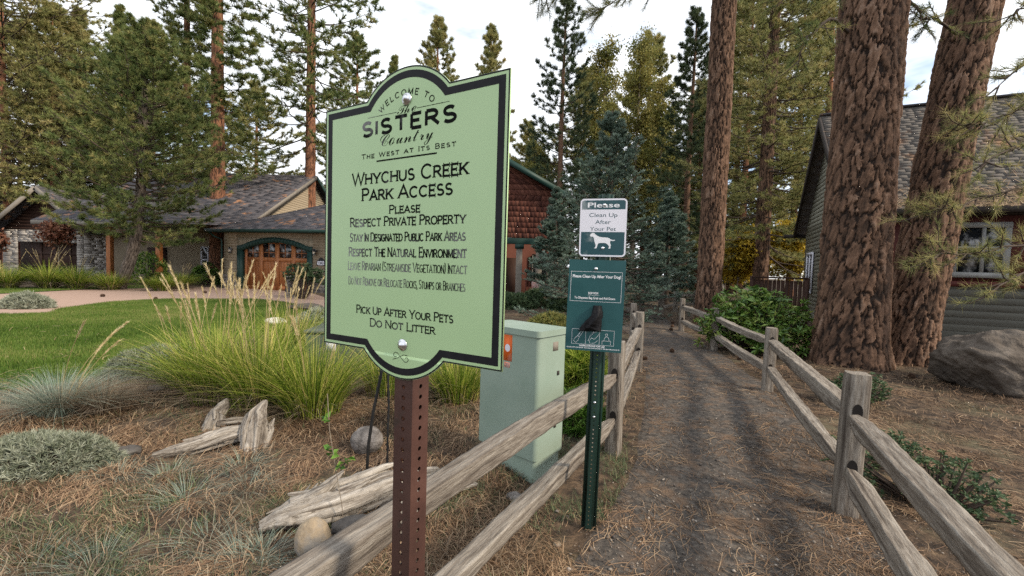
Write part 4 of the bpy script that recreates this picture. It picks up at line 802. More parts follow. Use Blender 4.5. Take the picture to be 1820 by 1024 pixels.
# ------------------------------------------------------------------ green park sign
PS = solve_rect([(582, 195), (912, 122), (890, 663), (576, 605)], .61)
SO = sum(PS) / 4; sx_ = PS[1] - PS[0] + PS[2] - PS[3]; yaw = math.atan2(sx_[1], sx_[0]); EX = np.array([math.cos(yaw), math.sin(yaw), 0]); EZ = np.array([0, 0, 1.0]); SN = np.cross(EX, EZ)
SW, SH = .5587, .61
def sl_(u, v, o=SO, ex=EX, n_=SN):
    d = ray(u, v); t = np.dot(o - CAM, n_) / np.dot(d, n_); q = CAM + t * d - o; return np.array([np.dot(q, ex), q[2]])
base = SO - SN * .032; gz = float(h0(base[0], base[1])); T = Thing('park_sign', 'green park access sign with black border on a perforated brown steel post', 'sign', (base[0], base[1], gz), yaw)
zc = SO[2] - gz; YF = -.032 - .002
def outline(off):
    """sign outline, moved inwards by off"""
    w, h = SW / 2 - off, SH / 2 - off; nl, nr = sl_(655, 179), sl_(804, 146); bl, br = sl_(646, 619), sl_(786.6, 644); tp, bt = sl_(733, 116), sl_(719, 675)
    def bump(xa, xb, zz, peak, sg):
        hwid = (xb - xa) / 2; hg = abs(peak - zz); R_ = (hwid ** 2 + hg ** 2) / (2 * hg); cx = (xa + xb) / 2; cz = peak - sg * R_
        r = R_ - off; e = (sg * h - cz) * sg; ww = math.sqrt(max(1e-6, r * r - e * e)); a1 = math.atan2(e, ww)
        return [(cx + r * math.cos(a), cz + sg * r * math.sin(a)) for a in np.linspace(a1, math.pi - a1, 26)]
    xm = (nl[0] + nr[0] + bl[0] + br[0]) / 4; hw_ = (nr[0] - nl[0] + br[0] - bl[0]) / 4
    top = bump(xm - hw_, xm + hw_, SH / 2, tp[1], 1); bot = bump(xm - hw_, xm + hw_, -SH / 2, bt[1], -1)
    return [(w, h)] + top + [(-w, h), (-w, -h)] + bot[::-1] + [(w, -h)], xm
def sh(P): return [(p[0], p[1] + zc) for p in P]
o0, XM = outline(0); T.part('panel', Geo().plate(sh(o0), YF, YF + .004), MT['sign'])
def band(i0, o_, dy):
    a, _ = outline(o_); b, _ = outline(i0); a = sh(a); b = sh(b); n = len(a); v = [(p[0], YF - dy, p[1]) for p in a + b]
    return v, [(i, (i + 1) % n, n + (i + 1) % n, n + i) for i in range(n)]
bd = Geo(); bd.add(*band(.0265, .0100, .0003)); bd.add(*band(.0036, .0004, .0003)); T.part('border', bd, MT['signblack'])
ik = Ink(YF)
def line(text, l, r, cap, th, **kw):
    a = sl_(*l) + [0, zc]; b = sl_(*r) + [0, zc]; z = (a[1] + b[1]) / 2
    ik.caps(text, a[0], b[0], z, z, cap, th, **kw)
def capm(u, v0, v1): return abs(sl_(u, v0)[1] - sl_(u, v1)[1])
line('Whychus Creek', (627.4, 328), (832.5, 311.5), capm(628, 307, 328), .0050, space=.5)
line('Park Access', (645, 355.8), (804.7, 346.7), capm(646, 335.5, 356), .0050)
line('Please', (693.3, 379), (747.5, 377.5), capm(694, 365, 379), .0034)
line('Respect Private Property', (624, 401), (828, 399.4), capm(625, 386, 401), .0035)
line('Stay In Designated Public Park Areas', (623.4, 427), (828, 430), capm(625, 413, 427), .0031)
line('Respect The Natural Environment', (621.5, 453.4), (829.7, 460), capm(623, 438.7, 453.4), .0032)
line('Leave Riparian (Streamside Vegetation) Intact', (620, 477.5), (830.6, 488.8), capm(622, 463, 477.5), .0021)
line('Do Not Remove or Relocate Rocks, Stumps or Branches', (621, 503.4), (827.5, 519.7), capm(623, 489.8, 503.4), .0018)
line('Pick Up After Your Pets', (635, 554.4), (806, 575), capm(637, 541, 554.4), .0031)
line('Do Not Litter', (659, 578.4), (774, 595), capm(661, 565, 578.4), .0031)
line('The West at Its Best', (644.4, 280.8), (811, 263), capm(645, 273.2, 280.8), .0021, gap=.34, space=.7)
line('SISTERS', (645.5, 241.5), (811, 217), capm(647, 218.6, 241.5), .0082, serif=False, gap=.26)
a, b = sl_(670.5, 285.5) + [0, zc], sl_(777.4, 274.3) + [0, zc]; zu = (a[1] + b[1]) / 2; ik.rect(a[0], zu - .0018, b[0], zu + .0018)
wc = sl_(706, 222) ; c0, c1, c2 = sl_(677, 191), sl_(725, 160), sl_(774, 173)     # WELCOME TO runs along an arc
cx_ = XM; rad = .118; zt = (sl_(728, 163)[1]) + zc - .006; half = (c2[0] - c0[0]) / 2 / rad
ik.caps('WELCOME TO', 0, 1, 0, 0, .0125, .0022, serif=True, gap=.55, space=1.0, arcf=lambda p: (cx_ + (rad + p[1]) * math.sin((p[0] * 2 - 1) * half * 1.03), zt - rad + (rad + p[1]) * math.cos((p[0] * 2 - 1) * half * 1.03)))
a, b = sl_(655, 209) + [0, zc], sl_(706, 200) + [0, zc]; c_, d_ = sl_(742, 194) + [0, zc], sl_(800, 182.6) + [0, zc]; zr = (a[1] + d_[1]) / 2
for xa, xb in ((a[0], b[0]), (c_[0], d_[0])):
    ik.rect(xa, zr - .0006, xb, zr + .0006)
    for q in (.22, .5, .78): ik.disc((xa + (xb - xa) * q, zr), .0021 if q == .5 else .0013, 10, ry=.0012)
a, b = sl_(707, 205) + [0, zc], sl_(741, 199) + [0, zc]; ik.font('𝒯𝒽ℯ', a[0], b[0], zr - .006, h=.021, bold=.0)
a, b = sl_(677, 257) + [0, zc], sl_(771, 246) + [0, zc]; ik.font('𝒞ℴ𝓊𝓃𝓉𝓇𝓎', a[0], b[0], sl_(715, 255)[1] + zc, h=.030, bold=.0)
f0 = sl_(713, 634.7) + [0, zc]; t = np.linspace(0, 1, 40)
def smooth_curve(P, n=60):
    P = np.array(P, float); P = np.vstack([2 * P[0] - P[1], P, 2 * P[-1] - P[-2]]); out = []
    for q in np.linspace(0, len(P) - 3 - 1e-6, n):
        k_ = int(q); u_ = q - k_; a, b, c, d = P[k_:k_ + 4]; out.append(.5 * (2 * b + (c - a) * u_ + (2 * a - 5 * b + 4 * c - d) * u_ ** 2 + (3 * b - a - 3 * c + d) * u_ ** 3))
    return np.array(out)
for C_ in ([(-.013, .001), (-.018, -.001), (-.0225, .003), (-.019, .009), (-.011, .0095), (-.003, .003), (.005, -.004), (.013, -.0095), (.021, -.009), (.0245, -.003), (.020, .001), (.015, -.001)], [(-.025, -.008), (-.011, -.0035), (.001, .003), (.012, .0065), (.022, .006)]):
    ik.stroke([(f0[0] + a, f0[1] + b) for a, b in smooth_curve(C_)], .0014)   # flourish
T.part('lettering', ik.g, MT['ink'])
for uv in ((724.7, 176.8), (717, 612.8)):
    q = sl_(*uv) + [0, zc]; g = Geo(); g.lathe([(.0, .0105), (.0045, .0095), (.0085, .006), (.0098, .003), (.0135, .0028), (.0140, .0012), (.0140, -.002)], 22, (q[0], YF, q[1]), 'y')
    T.part('bolt', g, MT['zinc'], smooth=True)
pg = Geo(); hw_ = .0286; zt = zc + .34; px = XM + .004
for c_, ax in (((px, -.0285 + .0, 0), (1, 0, 0)), ((px + hw_, -.0285 + hw_, 0), (0, 1, 0)), ((px - hw_, -.0285 + hw_, 0), (0, -1, 0)), ((px, -.0285 + 2 * hw_, 0), (-1, 0, 0))):
    punched_wall(pg, -hw_, hw_, -.05, zt, .0254, .0056, c_, ax)
T.part('post', pg, MT['brownpost'])

# ------------------------------------------------------------------ pet waste station
pb = gp(1045, 940); gz = float(h0(pb[0], pb[1])); yw = math.radians(-15); T = Thing('pet_waste_station', 'dark green pet waste post carrying a small notice above a teal bag dispenser', 'sign', (pb[0], pb[1], gz), yw)
ex = np.array([math.cos(yw), math.sin(yw), 0]); nz_ = np.cross(ex, EZ); o_ = np.array([pb[0], pb[1], gz]) + nz_ * .03
tilt = .035                                            # the post leans a little to the right
S2 = lambda u, v: sl_(u, v, o_, ex, nz_) - [0, gz - o_[2]]
ptop = S2(1074, 350); pbot = S2(1046, 940)
lean_x = (S2(1063, 628)[0] - pbot[0]) / (S2(1063, 628)[1] - pbot[1])
pg = Geo(); punched_wall(pg, -.016, .016, 0, ptop[1] + .02, .0254, .0042, (0, -.012, 0), (1, 0, 0), depth=.003)
H_ = ptop[1] + .02
for sg in (-1, 1):                                     # web and outer lips of the channel
    pg.obox((sg * .0195, .003, H_ / 2), (.0025, 0, 0), (.0065 * sg, .0145, 0), (0, 0, H_ / 2)); pg.obox((sg * .034, .0172, H_ / 2), (.0095, 0, 0), (0, .0016, 0), (0, 0, H_ / 2))
pg.v = [v + np.column_stack([v[:, 2] * lean_x, 0 * v[:, 2], 0 * v[:, 2] - .0]) for v in pg.v]
pg.v = [np.where(v[:, 2:3] <= 0, v - [0, 0, .06], v) for v in pg.v]
T.part('post', pg, MT['greenpost'])
def rrect(x0, z0, x1, z1, r, n=6, inset=0.0, sk=lean_x):
    x0 += inset; x1 -= inset; z0 += inset; z1 -= inset; r = max(.002, r - inset); P = []
    for cx, cz, a in ((x1 - r, z1 - r, 0), (x0 + r, z1 - r, 90), (x0 + r, z0 + r, 180), (x1 - r, z0 + r, 270)): P += [(cx + r * math.cos(math.radians(a + 90 * i / n)), cz + r * math.sin(math.radians(a + 90 * i / n))) for i in range(n + 1)]
    return P
A = S2(1031, 352); B = S2(1117, 353); Cc = S2(1110, 457); Dd = S2(1029, 455); x0, x1 = (A[0] + Dd[0]) / 2, (B[0] + Cc[0]) / 2; z1, z0 = (A[1] + B[1]) / 2, (Cc[1] + Dd[1]) / 2
yf = -.018; nt_ = T.part('notice', Geo().plate(rrect(x0, z0, x1, z1, .022), yf, yf + .003), MT['signwhite'])
w_, h_ = x1 - x0, z1 - z0; ik = Ink(yf); m_ = .009
def clip_poly(P, lo, hi): return [(p[0], min(max(p[1], lo), hi)) for p in P]
inn = rrect(x0, z0, x1, z1, .022, inset=m_); zt_ = z1 - h_ * .185; zb_ = z0 + h_ * .425
ik.poly([p for p in inn if p[1] > zt_] + [(inn[0][0] - w_ + 2 * m_, zt_), (x1 - m_, zt_)]); T.part('header_field', ik.g, MT['tealsign'], parent=nt_); ik = Ink(yf); lowp = [p for p in inn if p[1] < zb_]; ik.poly([(x1 - m_, zb_), (x0 + m_, zb_)] + lowp)
T.part('lower_field', ik.g, MT['tealsign'], parent=nt_)
ik = Ink(yf); ik.font('Clean Up', x0 + w_ * .20, x0 + w_ * .80, z1 - h_ * .315, h=h_ * .072); ik.font('After', x0 + w_ * .335, x0 + w_ * .665, z1 - h_ * .435, h=h_ * .072); ik.font('Your Pet', x0 + w_ * .225, x0 + w_ * .78, z1 - h_ * .555, h=h_ * .072)
T.part('lettering', ik.g, MT['tealsign'], parent=nt_)
ik = Ink(yf - .0004); ik.font('Please', x0 + w_ * .16, x0 + w_ * .84, z1 - h_ * .150, h=h_ * .088, bold=.012)
dog = [(292, 290), (296, 284), (302, 279), (310, 277), (318, 279), (325, 287), (336, 294), (348, 300), (364, 303), (380, 303), (396, 305), (406, 309), (414, 315), (426, 319), (439, 318), (439, 322), (426, 325), (414, 322), (410, 328), (411, 340), (415, 350), (412, 358), (413, 367), (405, 370), (399, 368), (404, 362), (402, 352), (394, 344), (387, 338), (372, 336), (354, 336), (342, 338), (337, 345), (334, 356), (331, 366), (322, 369), (316, 367), (323, 360), (325, 348), (320, 334), (317, 320), (315, 306), (309, 299), (300, 299), (293, 296)]
ik.poly([tuple(S2(960 + p[0] / 3.305, 330 + p[1] / 3.305)) for p in dog]); T.part('emblem', ik.g, MT['white'], parent=nt_)
A = S2(1013, 462); B = S2(1114, 463); Cc = S2(1103, 627); Dd = S2(1006, 618)
zA, zD = (A[1] + B[1]) / 2, (Cc[1] + Dd[1]) / 2; sk = ((A[0] + B[0]) - (Cc[0] + Dd[0])) / 2 / (zA - zD); xL = (A[0] + Dd[0]) / 2; xR = (B[0] + Cc[0]) / 2; zm = (zA + zD) / 2
def dq(fx, fz): z = zA + (zD - zA) * fz; return (xL + (xR - xL) * fx + sk * (z - zm), z)
yd = -.060; dg = Geo(); P = [dq(0, 1), dq(1, 1), dq(1, 0), dq(0, 0)]; dg.plate(P, yd, -.0165); ds = T.part('bag_dispenser', dg, MT['teal'], bevel=.003)
ik = Ink(yd)
def dt(text, f0, f1, fz, h, bold=.01): a = dq(f0, fz); b = dq(f1, fz); ik.font(text, a[0], b[0], a[1], h=h * (zA - zD), bold=bold)
def fr(f0, g0, f1, g1, w): ik.stroke([dq(f0, g0), dq(f1, g0), dq(f1, g1), dq(f0, g1), dq(f0, g0)], w)
fr(.045, .13, .945, .455, .0016); dt('Please Clean Up After Your Dog!', .075, .925, .195, .032, .025); dt('BOW WOW', .37, .55, .375, .024, .03); dt('To Dispense Bag Grab and Pull Down', .125, .845, .428, .025, .022)
a, b = dq(.365, .386), dq(.565, .386); ik.rect(a[0], a[1] - .001, b[0], b[1])
fr(.115, .765, .865, .93, .0014)
for f in (.365, .61): ik.stroke([dq(f, .765), dq(f, .93)], .0014)
dt('INSTRUCTIONS FOR USE', .26, .71, .955, .018, .03); dt('PULL BAG DOWN AND TEAR OFF   PLACE HAND IN BAG AND PICK UP   TURN BAG INSIDE OUT AND TIE', .03, .97, .975, .011, .03)
for pts in ([(.15, .90), (.17, .87), (.21, .84), (.25, .85), (.23, .89), (.19, .92), (.15, .90)], [(.22, .84), (.29, .775)], [(.25, .855), (.325, .78)], [(.19, .865), (.23, .83), (.26, .81)],
            [(.41, .89), (.44, .84), (.50, .80), (.56, .785)], [(.45, .92), (.43, .89), (.47, .855), (.52, .87), (.56, .845), (.60, .81)], [(.47, .915), (.53, .91), (.58, .88)], [(.48, .80), (.53, .77)],
            [(.66, .92), (.66, .88), (.81, .88), (.81, .92)], [(.69, .88), (.70, .85), (.73, .83), (.77, .845), (.785, .88)], [(.725, .83), (.71, .81), (.735, .80), (.755, .81), (.74, .83)]):
    ik.stroke([dq(*p) for p in pts], .0014)
T.part('lettering', ik.g, MT['white'], parent=ds)
rng = np.random.default_rng(9); bgm = Geo(); zz = np.linspace(0, 1, 16); n = 20; V_ = []
for q in zz:
    e_ = max(0, q - .38) / .62; c = dq(.545 - .115 * e_, .495 + .265 * q); wx = .022 + .006 * min(1, q * 3) + .024 * e_; wy = .016 + .022 * math.sin(min(1, q * 1.1) * 2.6)
    for j in range(n):
        a = j / n * 6.283; rr = 1 + .22 * math.sin(a * 5 + q * 4) * (.4 + q) + rng.normal(0, .05)
        V_.append((c[0] + wx * math.cos(a) * rr, yd - .008 - abs(wy * (math.sin(a) * .9)) * rr if math.sin(a) < 0 else yd - .001, c[1] - (.012 * math.cos(a * 2) * (q > .8))))
i = np.arange(15)[:, None] * n; j = np.arange(n)[None]; k_ = (j + 1) % n
bgm.add(V_, np.stack([i + j, i + k_, i + n + k_, i + n + j], -1).reshape(-1, 4)); e = len(V_)
bgm.add(np.array(V_[-n:]), [tuple(range(n))] if False else [(0, q, q + 1) for q in range(1, n - 1)]); bgm.add(np.array(V_[:n]), [(0, q + 1, q) for q in range(1, n - 1)])
T.part('bag', bgm, MT['bag'], parent=ds, smooth=True)
for uv, y_ in (((1074, 364), yf), ((1071, 441), yf), ((1060, 478), yd)):
    q = S2(*uv); g = Geo(); g.lathe([(0, .006), (.004, .005), (.0065, .0022), (.0085, .002), (.0085, -.002)], 14, (q[0], y_, q[1]), 'y'); T.part('bolt', g, MT['zinc'], smooth=True)
for v_ in (717, 743):
    zq = S2(1055, v_)[1]; g = Geo(); g.lathe([(0, .006), (.005, .005), (.0075, .002), (.0075, -.002)], 14, (zq * lean_x, -.012, zq), 'y'); T.part('bolt', g, MT['zinc'], smooth=True)
# ------------------------------------------------------------------ split-rail fences
def rail_geo(p, q, w, h, seed, n=60, taper=.16):
    """weathered split rail between two points: irregular five-sided section, knots, torn ends"""
    p = np.asarray(p, float); q = np.asarray(q, float); d = q - p; ln = np.linalg.norm(d); d /= ln; sd = nrm(np.cross(d, [0, 0, 1])); up = np.cross(sd, d); rng = np.random.default_rng(seed)
    cor = np.array([(-.50, .40), (.50, .50), (.34, -.46), (-.40, -.50)]) * rng.uniform(.88, 1.1, (4, 2)); ns_ = 9; m = 4 * ns_
    t = np.linspace(0, 1, n); s_ = np.arange(m) / ns_; e = np.minimum(t, 1 - t) * ln; tp = np.clip(.45 + e / taper * .35, 0, 1); bow = rng.normal(0, .016), rng.normal(-.004, .010)
    S_, T_ = np.meshgrid(s_, t * ln); C4 = np.stack([np.stack([cor[q][c_] * (1 + .36 * fbm(t * ln * 2.1 + 9 * q, t * 0 + c_, seed + q, 3) + .16 * fbm(t * ln * 9 + 5 * q, t * 0 + c_, seed + 50 + q, 3)) for c_ in (0, 1)], -1) for q in range(4)], 1)
    k0 = np.floor(s_).astype(int) % 4; k1 = (k0 + 1) % 4; fr_ = (s_ - np.floor(s_))[None, :, None]; PR_ = C4[:, k0] * (1 - fr_) + C4[:, k1] * fr_
    groove = np.clip(fbm(S_ * 6.0 + .5 * fbm(S_, T_ * 2, seed + 8), T_ * 1.1, seed + 6, 3) * 6 - .9, 0, 1)
    dis = 1 + .13 * fbm(S_ * 7, T_ * 6, seed + 4, 4) - .16 * groove + .22 * np.minimum(0, fbm(S_ * .9 + seed, T_ * 3.2, seed + 15, 3) + .12)
    a = PR_[..., 0] * dis * w * tp[:, None]; b = PR_[..., 1] * dis * h * tp[:, None]
    tw = rng.normal(0, .25) * (t - .5); a, b = a * np.cos(tw)[:, None] - b * np.sin(tw)[:, None], a * np.sin(tw)[:, None] + b * np.cos(tw)[:, None]
    ctr = p + d * (t * ln)[:, None] + sd * (bow[0] * np.sin(np.pi * t))[:, None] + up * (bow[1] * np.sin(np.pi * t))[:, None]
    v = ctr[:, None] + sd * a[..., None] + up * b[..., None]
    i = np.arange(n - 1)[:, None] * m; j = np.arange(m)[None]; k_ = (j + 1) % m
    g = Geo().add(v.reshape(-1, 3), np.stack([i + j, i + n * 0 + m + j, i + m + k_, i + k_], -1).reshape(-1, 4), np.clip(.5 + 1.3 * fbm(S_ * 3, T_ * .8, seed + 2, 3), 0, 1).ravel(), (groove * .85).ravel(), np.stack([T_ + seed * 3.1, a + 0 * T_, b + seed], -1))
    for r, fl in ((0, 1), (n - 1, -1)): g.add(v[r], [(0, x_, x_ + 1)[::fl] for x_ in range(1, m - 1)], .3)
    return g
def post_geo(x, y, H, w, dpt, yaw, seed, holes=(.655, .30), lean=(0, 0)):
    """squarish post, weathered, with mortise discs painted dark, no holes cut"""
    rng = np.random.default_rng(seed); g = Geo(); m = 28; z0 = float(h0(x, y)); zs = np.linspace(-.25, H, 34); sq = []
    for k_ in range(m):
        a = k_ / m * 2 * np.pi + np.pi / 4; q = 1 / max(abs(math.cos(a)), abs(math.sin(a))); q = min(q, 1.27); sq.append((math.cos(a) * q, math.sin(a) * q))
    sq = np.array(sq); K_, Z_ = np.meshgrid(np.arange(m), zs); ang = K_ / m * 2 * np.pi
    dis = 1 + .07 * fbm(np.cos(ang) * 2 + seed, Z_ * 3 + np.sin(ang) * 2, seed, 3) + .07 * fbm(np.cos(ang) * 8 + seed, Z_ * 1.4 + np.sin(ang) * 8, seed + 3, 3)
    gr = np.clip(fbm(np.cos(ang) * 7 + 3, Z_ * .9 + np.sin(ang) * 7, seed + 5, 3) * 6 - .9, 0, 1); dis -= .07 * gr
    a = sq[None, :, 0] * dis * w / 2; b = sq[None, :, 1] * dis * dpt / 2; top = (zs > H - 1e-6)[:, None]; a = np.where(top, a * .93, a); b = np.where(top, b * .93, b)
    zz = Z_ + top * .012 * fbm(K_ * .9, Z_, seed + 7); c, s_ = math.cos(yaw), math.sin(yaw)
    v = np.stack([x + a * c - b * s_ + lean[0] * Z_, y + a * s_ + b * c + lean[1] * Z_, z0 + zz], -1); n = len(zs)
    i = np.arange(n - 1)[:, None] * m; j = np.arange(m)[None]; k2 = (j + 1) % m
    g.add(v.reshape(-1, 3), np.stack([i + j, i + k2, i + m + k2, i + m + j], -1).reshape(-1, 4), np.clip(.35 + 1.2 * fbm(np.cos(ang) * 5, Z_ + np.sin(ang) * 5, seed + 9, 3), 0, 1).ravel(), (gr * .8).ravel(), np.stack([Z_ + seed * 1.7, a + 0 * Z_, b + 0 * Z_ + seed], -1))
    cc = v[-1].mean(0) + [0, 0, .004]; g.add(np.vstack([v[-1], cc]), [(q, (q + 1) % m, m) for q in range(m)], .55, 0, np.column_stack([.02 * hash01(np.arange(m + 1), 0, seed), np.r_[a[-1], 0] * 1.0, np.r_[b[-1], 0] + seed]))
    return g
def mortise_shade(x, y, zh, wdt, yaw, dpt, face):  # flat disc on the post face, painting the dark gap above a rail
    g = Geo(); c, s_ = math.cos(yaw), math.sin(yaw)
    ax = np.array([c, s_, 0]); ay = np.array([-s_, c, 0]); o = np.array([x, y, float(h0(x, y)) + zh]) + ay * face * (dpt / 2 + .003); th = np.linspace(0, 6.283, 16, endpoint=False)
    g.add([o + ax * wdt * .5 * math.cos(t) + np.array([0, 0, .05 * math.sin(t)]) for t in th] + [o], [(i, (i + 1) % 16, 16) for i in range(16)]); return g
def fence(label, posts, hs, group, seed, tops=(.64, .29), lean=None, rails=None, w=.125):
    p0 = posts[0]; T = Thing('split_rail_fence', label, 'fence', (p0[0], p0[1], float(h0(*p0))), group=group)
    for i, p in enumerate(posts):
        a = posts[min(i + 1, len(posts) - 1)] - posts[max(i - 1, 0)]; yaw = math.atan2(a[1], a[0]) - math.pi / 2; ln = (0, 0) if lean is None else lean[i]
        po = T.part('post', post_geo(p[0], p[1], hs[i], w, w * 1.08, yaw, seed + i, lean=ln), MT['rail'], world=True, smooth=True)
        for zt in tops:
            for f in (-1, 1):
                if (f < 0 and i < len(posts)) or f > 0: T.part('mortise_shade', mortise_shade(p[0] + ln[0] * zt, p[1] + ln[1] * zt, zt + .030, .054, yaw, w * 1.1, f), MT['shade'], world=True, parent=po)
    for i in range(len(posts) - 1):
        a, b = posts[i], posts[i + 1]; rng = np.random.default_rng(seed + 40 + i)
        for k_, zt in enumerate(tops):
            d = nrm((b - a)[None])[0] * .02
            pa = (a[0] + d[0], a[1] + d[1], float(h0(*a)) + zt + rng.normal(0, .012)); pb = (b[0] - d[0], b[1] - d[1], float(h0(*b)) + zt + rng.normal(0, .012))
            T.part('rail', rail_geo(pa, pb, .092, .110, seed + 60 + 2 * i + k_, n=240 if i == 0 else 90), MT['rail'], world=True, smooth=False)
    return T
fence('long split-rail fence along the right side of the path', FR, (.92, .90, .83, .84, .86), 'split-rail fences lining the path', 301, lean=[(0, 0), (.03, 0), (.02, 0), (.0, 0), (0, 0)])
fence('split-rail fence on the left of the path, in front of the pale cabinet', FL, (.85, .93, .90, .86), 'split-rail fences lining the path', 331)
FF = [gp(1140, 556)[:2], gp(1174, 561)[:2], gp(1200, 554)[:2], gp(1236, 553)[:2]]
fence('short dark split-rail fence across the far end of the path', [np.array(q) for q in FF], (.80, .92, .82, .85), 'split-rail fences lining the path', 361, w=.15)

# ------------------------------------------------------------------ utility cabinets
cb = gp(949, 866); gz = float(h0(cb[0], cb[1])); T = Thing('utility_cabinet', 'tall pale grey-green utility cabinet behind the left fence', 'utility box', (cb[0], cb[1], gz)); lv = np.array([-.752, .659, 0]); rv = np.array([.659, .752, 0]); A_, B_ = .56, .33
def rbox(a0, a1, b0, b1, z0, z1, r, n=6):
    g = Geo(); P = []
    for ca, cb_, an in ((a1 - r, b1 - r, 0), (a0 + r, b1 - r, 90), (a0 + r, b0 + r, 180), (a1 - r, b0 + r, 270)):
        P += [(ca + r * math.cos(math.radians(an + 90 * i / n)), cb_ + r * math.sin(math.radians(an + 90 * i / n))) for i in range(n + 1)]
    m = len(P); lo = [np.array([0, 0, z0]) + lv * a + rv * b for a, b in P]; hi = [np.array([0, 0, z1]) + lv * a + rv * b for a, b in P]
    g.add(lo + hi, [(i, m + i, m + (i + 1) % m, (i + 1) % m) for i in range(m)]); g.add(hi, [tuple(q) for q in [(0, i + 1, i) for i in range(1, m - 1)]]); g.add(lo, [(0, i, i + 1) for i in range(1, m - 1)]); return g
T.part('base', rbox(.012, A_ - .012, .012, B_ - .012, -.1, .168, .03), MT['cab_base'])
T.part('cover', rbox(-.006, A_ + .006, -.006, B_ + .006, .170, 1.03, .035), MT['cab'])
T.part('lid', rbox(-.018, A_ + .018, -.018, B_ + .018, 1.032, 1.075, .04), MT['cab'], bevel=.012)
def facel(a0, a1, z0, z1, off): o = -rv * (.006 + off); P = [o + lv * a + np.array([0, 0, z]) for a, z in ((a1, z0), (a0, z0), (a0, z1), (a1, z1))]; return Geo().add(P + [q + rv * .002 for q in P], [(0, 1, 2, 3), (1, 0, 4, 5), (2, 1, 5, 6), (3, 2, 6, 7), (0, 3, 7, 4)])
st_ = T.part('sticker', facel(.232, .317, .83, 1.02, .0005), MT['orange'])
def facedisc(a, z, r, off): o = -rv * (.006 + off); return Geo().add([o + lv * (a + r * math.cos(t)) + np.array([0, 0, z + r * 1.15 * math.sin(t)]) for t in np.linspace(0, 6.283, 20, endpoint=False)], [tuple(range(20))])
T.part('disc', facedisc(.275, .925, .024, .0012), MT['signwhite'], parent=st_)
tg = T.part('number_tag', facel(.250, .302, .783, .82, .0005), MT['orange'])
ik = Ink(0); ik.font('32', 0, .036, 0, h=.025, bold=.03); g = Geo(); yv = ik.g
for v, f in zip(yv.v, yv.f): pass
k_ = 0
for v, f in zip(yv.v, yv.f): g.add([-rv * .0075 + lv * (.294 - p[0]) + np.array([0, 0, .789 + p[2]]) for p in v], f - k_); k_ += len(v)
T.part('lettering', g, MT['ink'], parent=tg)
def facer(b0, b1, z0, z1, off): o = -lv * (.006 + off); P = [o + rv * b + np.array([0, 0, z]) for b, z in ((b0, z0), (b1, z0), (b1, z1), (b0, z1))]; return Geo().add(P + [q + lv * .002 for q in P], [(0, 1, 2, 3), (1, 0, 4, 5), (2, 1, 5, 6), (3, 2, 6, 7), (0, 3, 7, 4)])
T.part('placard', facer(.16, .225, .92, .985, .0006), MT['palewood'])
for b, z in ((.22, .74), (.20, .36)): T.part('latch', Geo().add(*(lambda P: (P, [(0, 1, 2, 3), (1, 0, 4, 5), (2, 1, 5, 6), (3, 2, 6, 7), (0, 3, 7, 4)]))([q for o2 in (.006, 0) for q in [-lv * (.006 + o2) + rv * bb + np.array([0, 0, zz]) for bb, zz in ((b, z), (b + .022, z), (b + .022, z + .03), (b, z + .03))]])), MT['darktrim'])
a_ = gp(541, 668); b_ = np.array([a_[0] + .9, a_[1] + .12]); T = Thing('transformer_box', 'low dark green transformer box behind the grass and the sign', 'utility box', (a_[0], a_[1], 0), .1)
g = Geo(); g.box(0, .95, 0, .8, -.1, .56); T.part('body', g, MT['cab_dark'], bevel=.02); g = Geo(); g.box(-.015, .965, -.015, .815, .562, .61); T.part('lid', g, MT['cab_dark'], bevel=.015)
g = Geo(); g.box(.27, .40, -.003, -.001, .33, .48); s2 = T.part('warning_label', g, MT['signwhite']); g = Geo(); g.box(.27, .40, -.005, -.0035, .45, .48); T.part('label_header', g, MT['yellow'], parent=s2)
# black conduits behind the sign
rng = np.random.default_rng(3)
for lab, pts, r in (('thick black conduit rising at a slant beside the sign post', ((651, 846, 2.95), (655, 790, 2.95), (664, 730, 2.95), (676, 672, 2.95), (688, 600, 2.95)), .011), ('thin knobbly black conduit close behind the sign post', ((688, 838, 2.9), (689, 780, 2.9), (691, 720, 2.9), (690, 670, 2.9), (693, 600, 2.9)), .0075)):
    P = np.array([at(*p) for p in pts]); P[0][2] = -.05; g = Geo(); t = np.linspace(0, 4, 40); Q = np.column_stack([np.interp(t, range(5), P[:, i]) for i in range(3)]); g.tube(Q, r * (1 + (.28 if r < .01 else .05) * np.sin(t * 24)), 10)
    single('conduit', g, MT['hose'], lab, 'pipe', smooth=True)

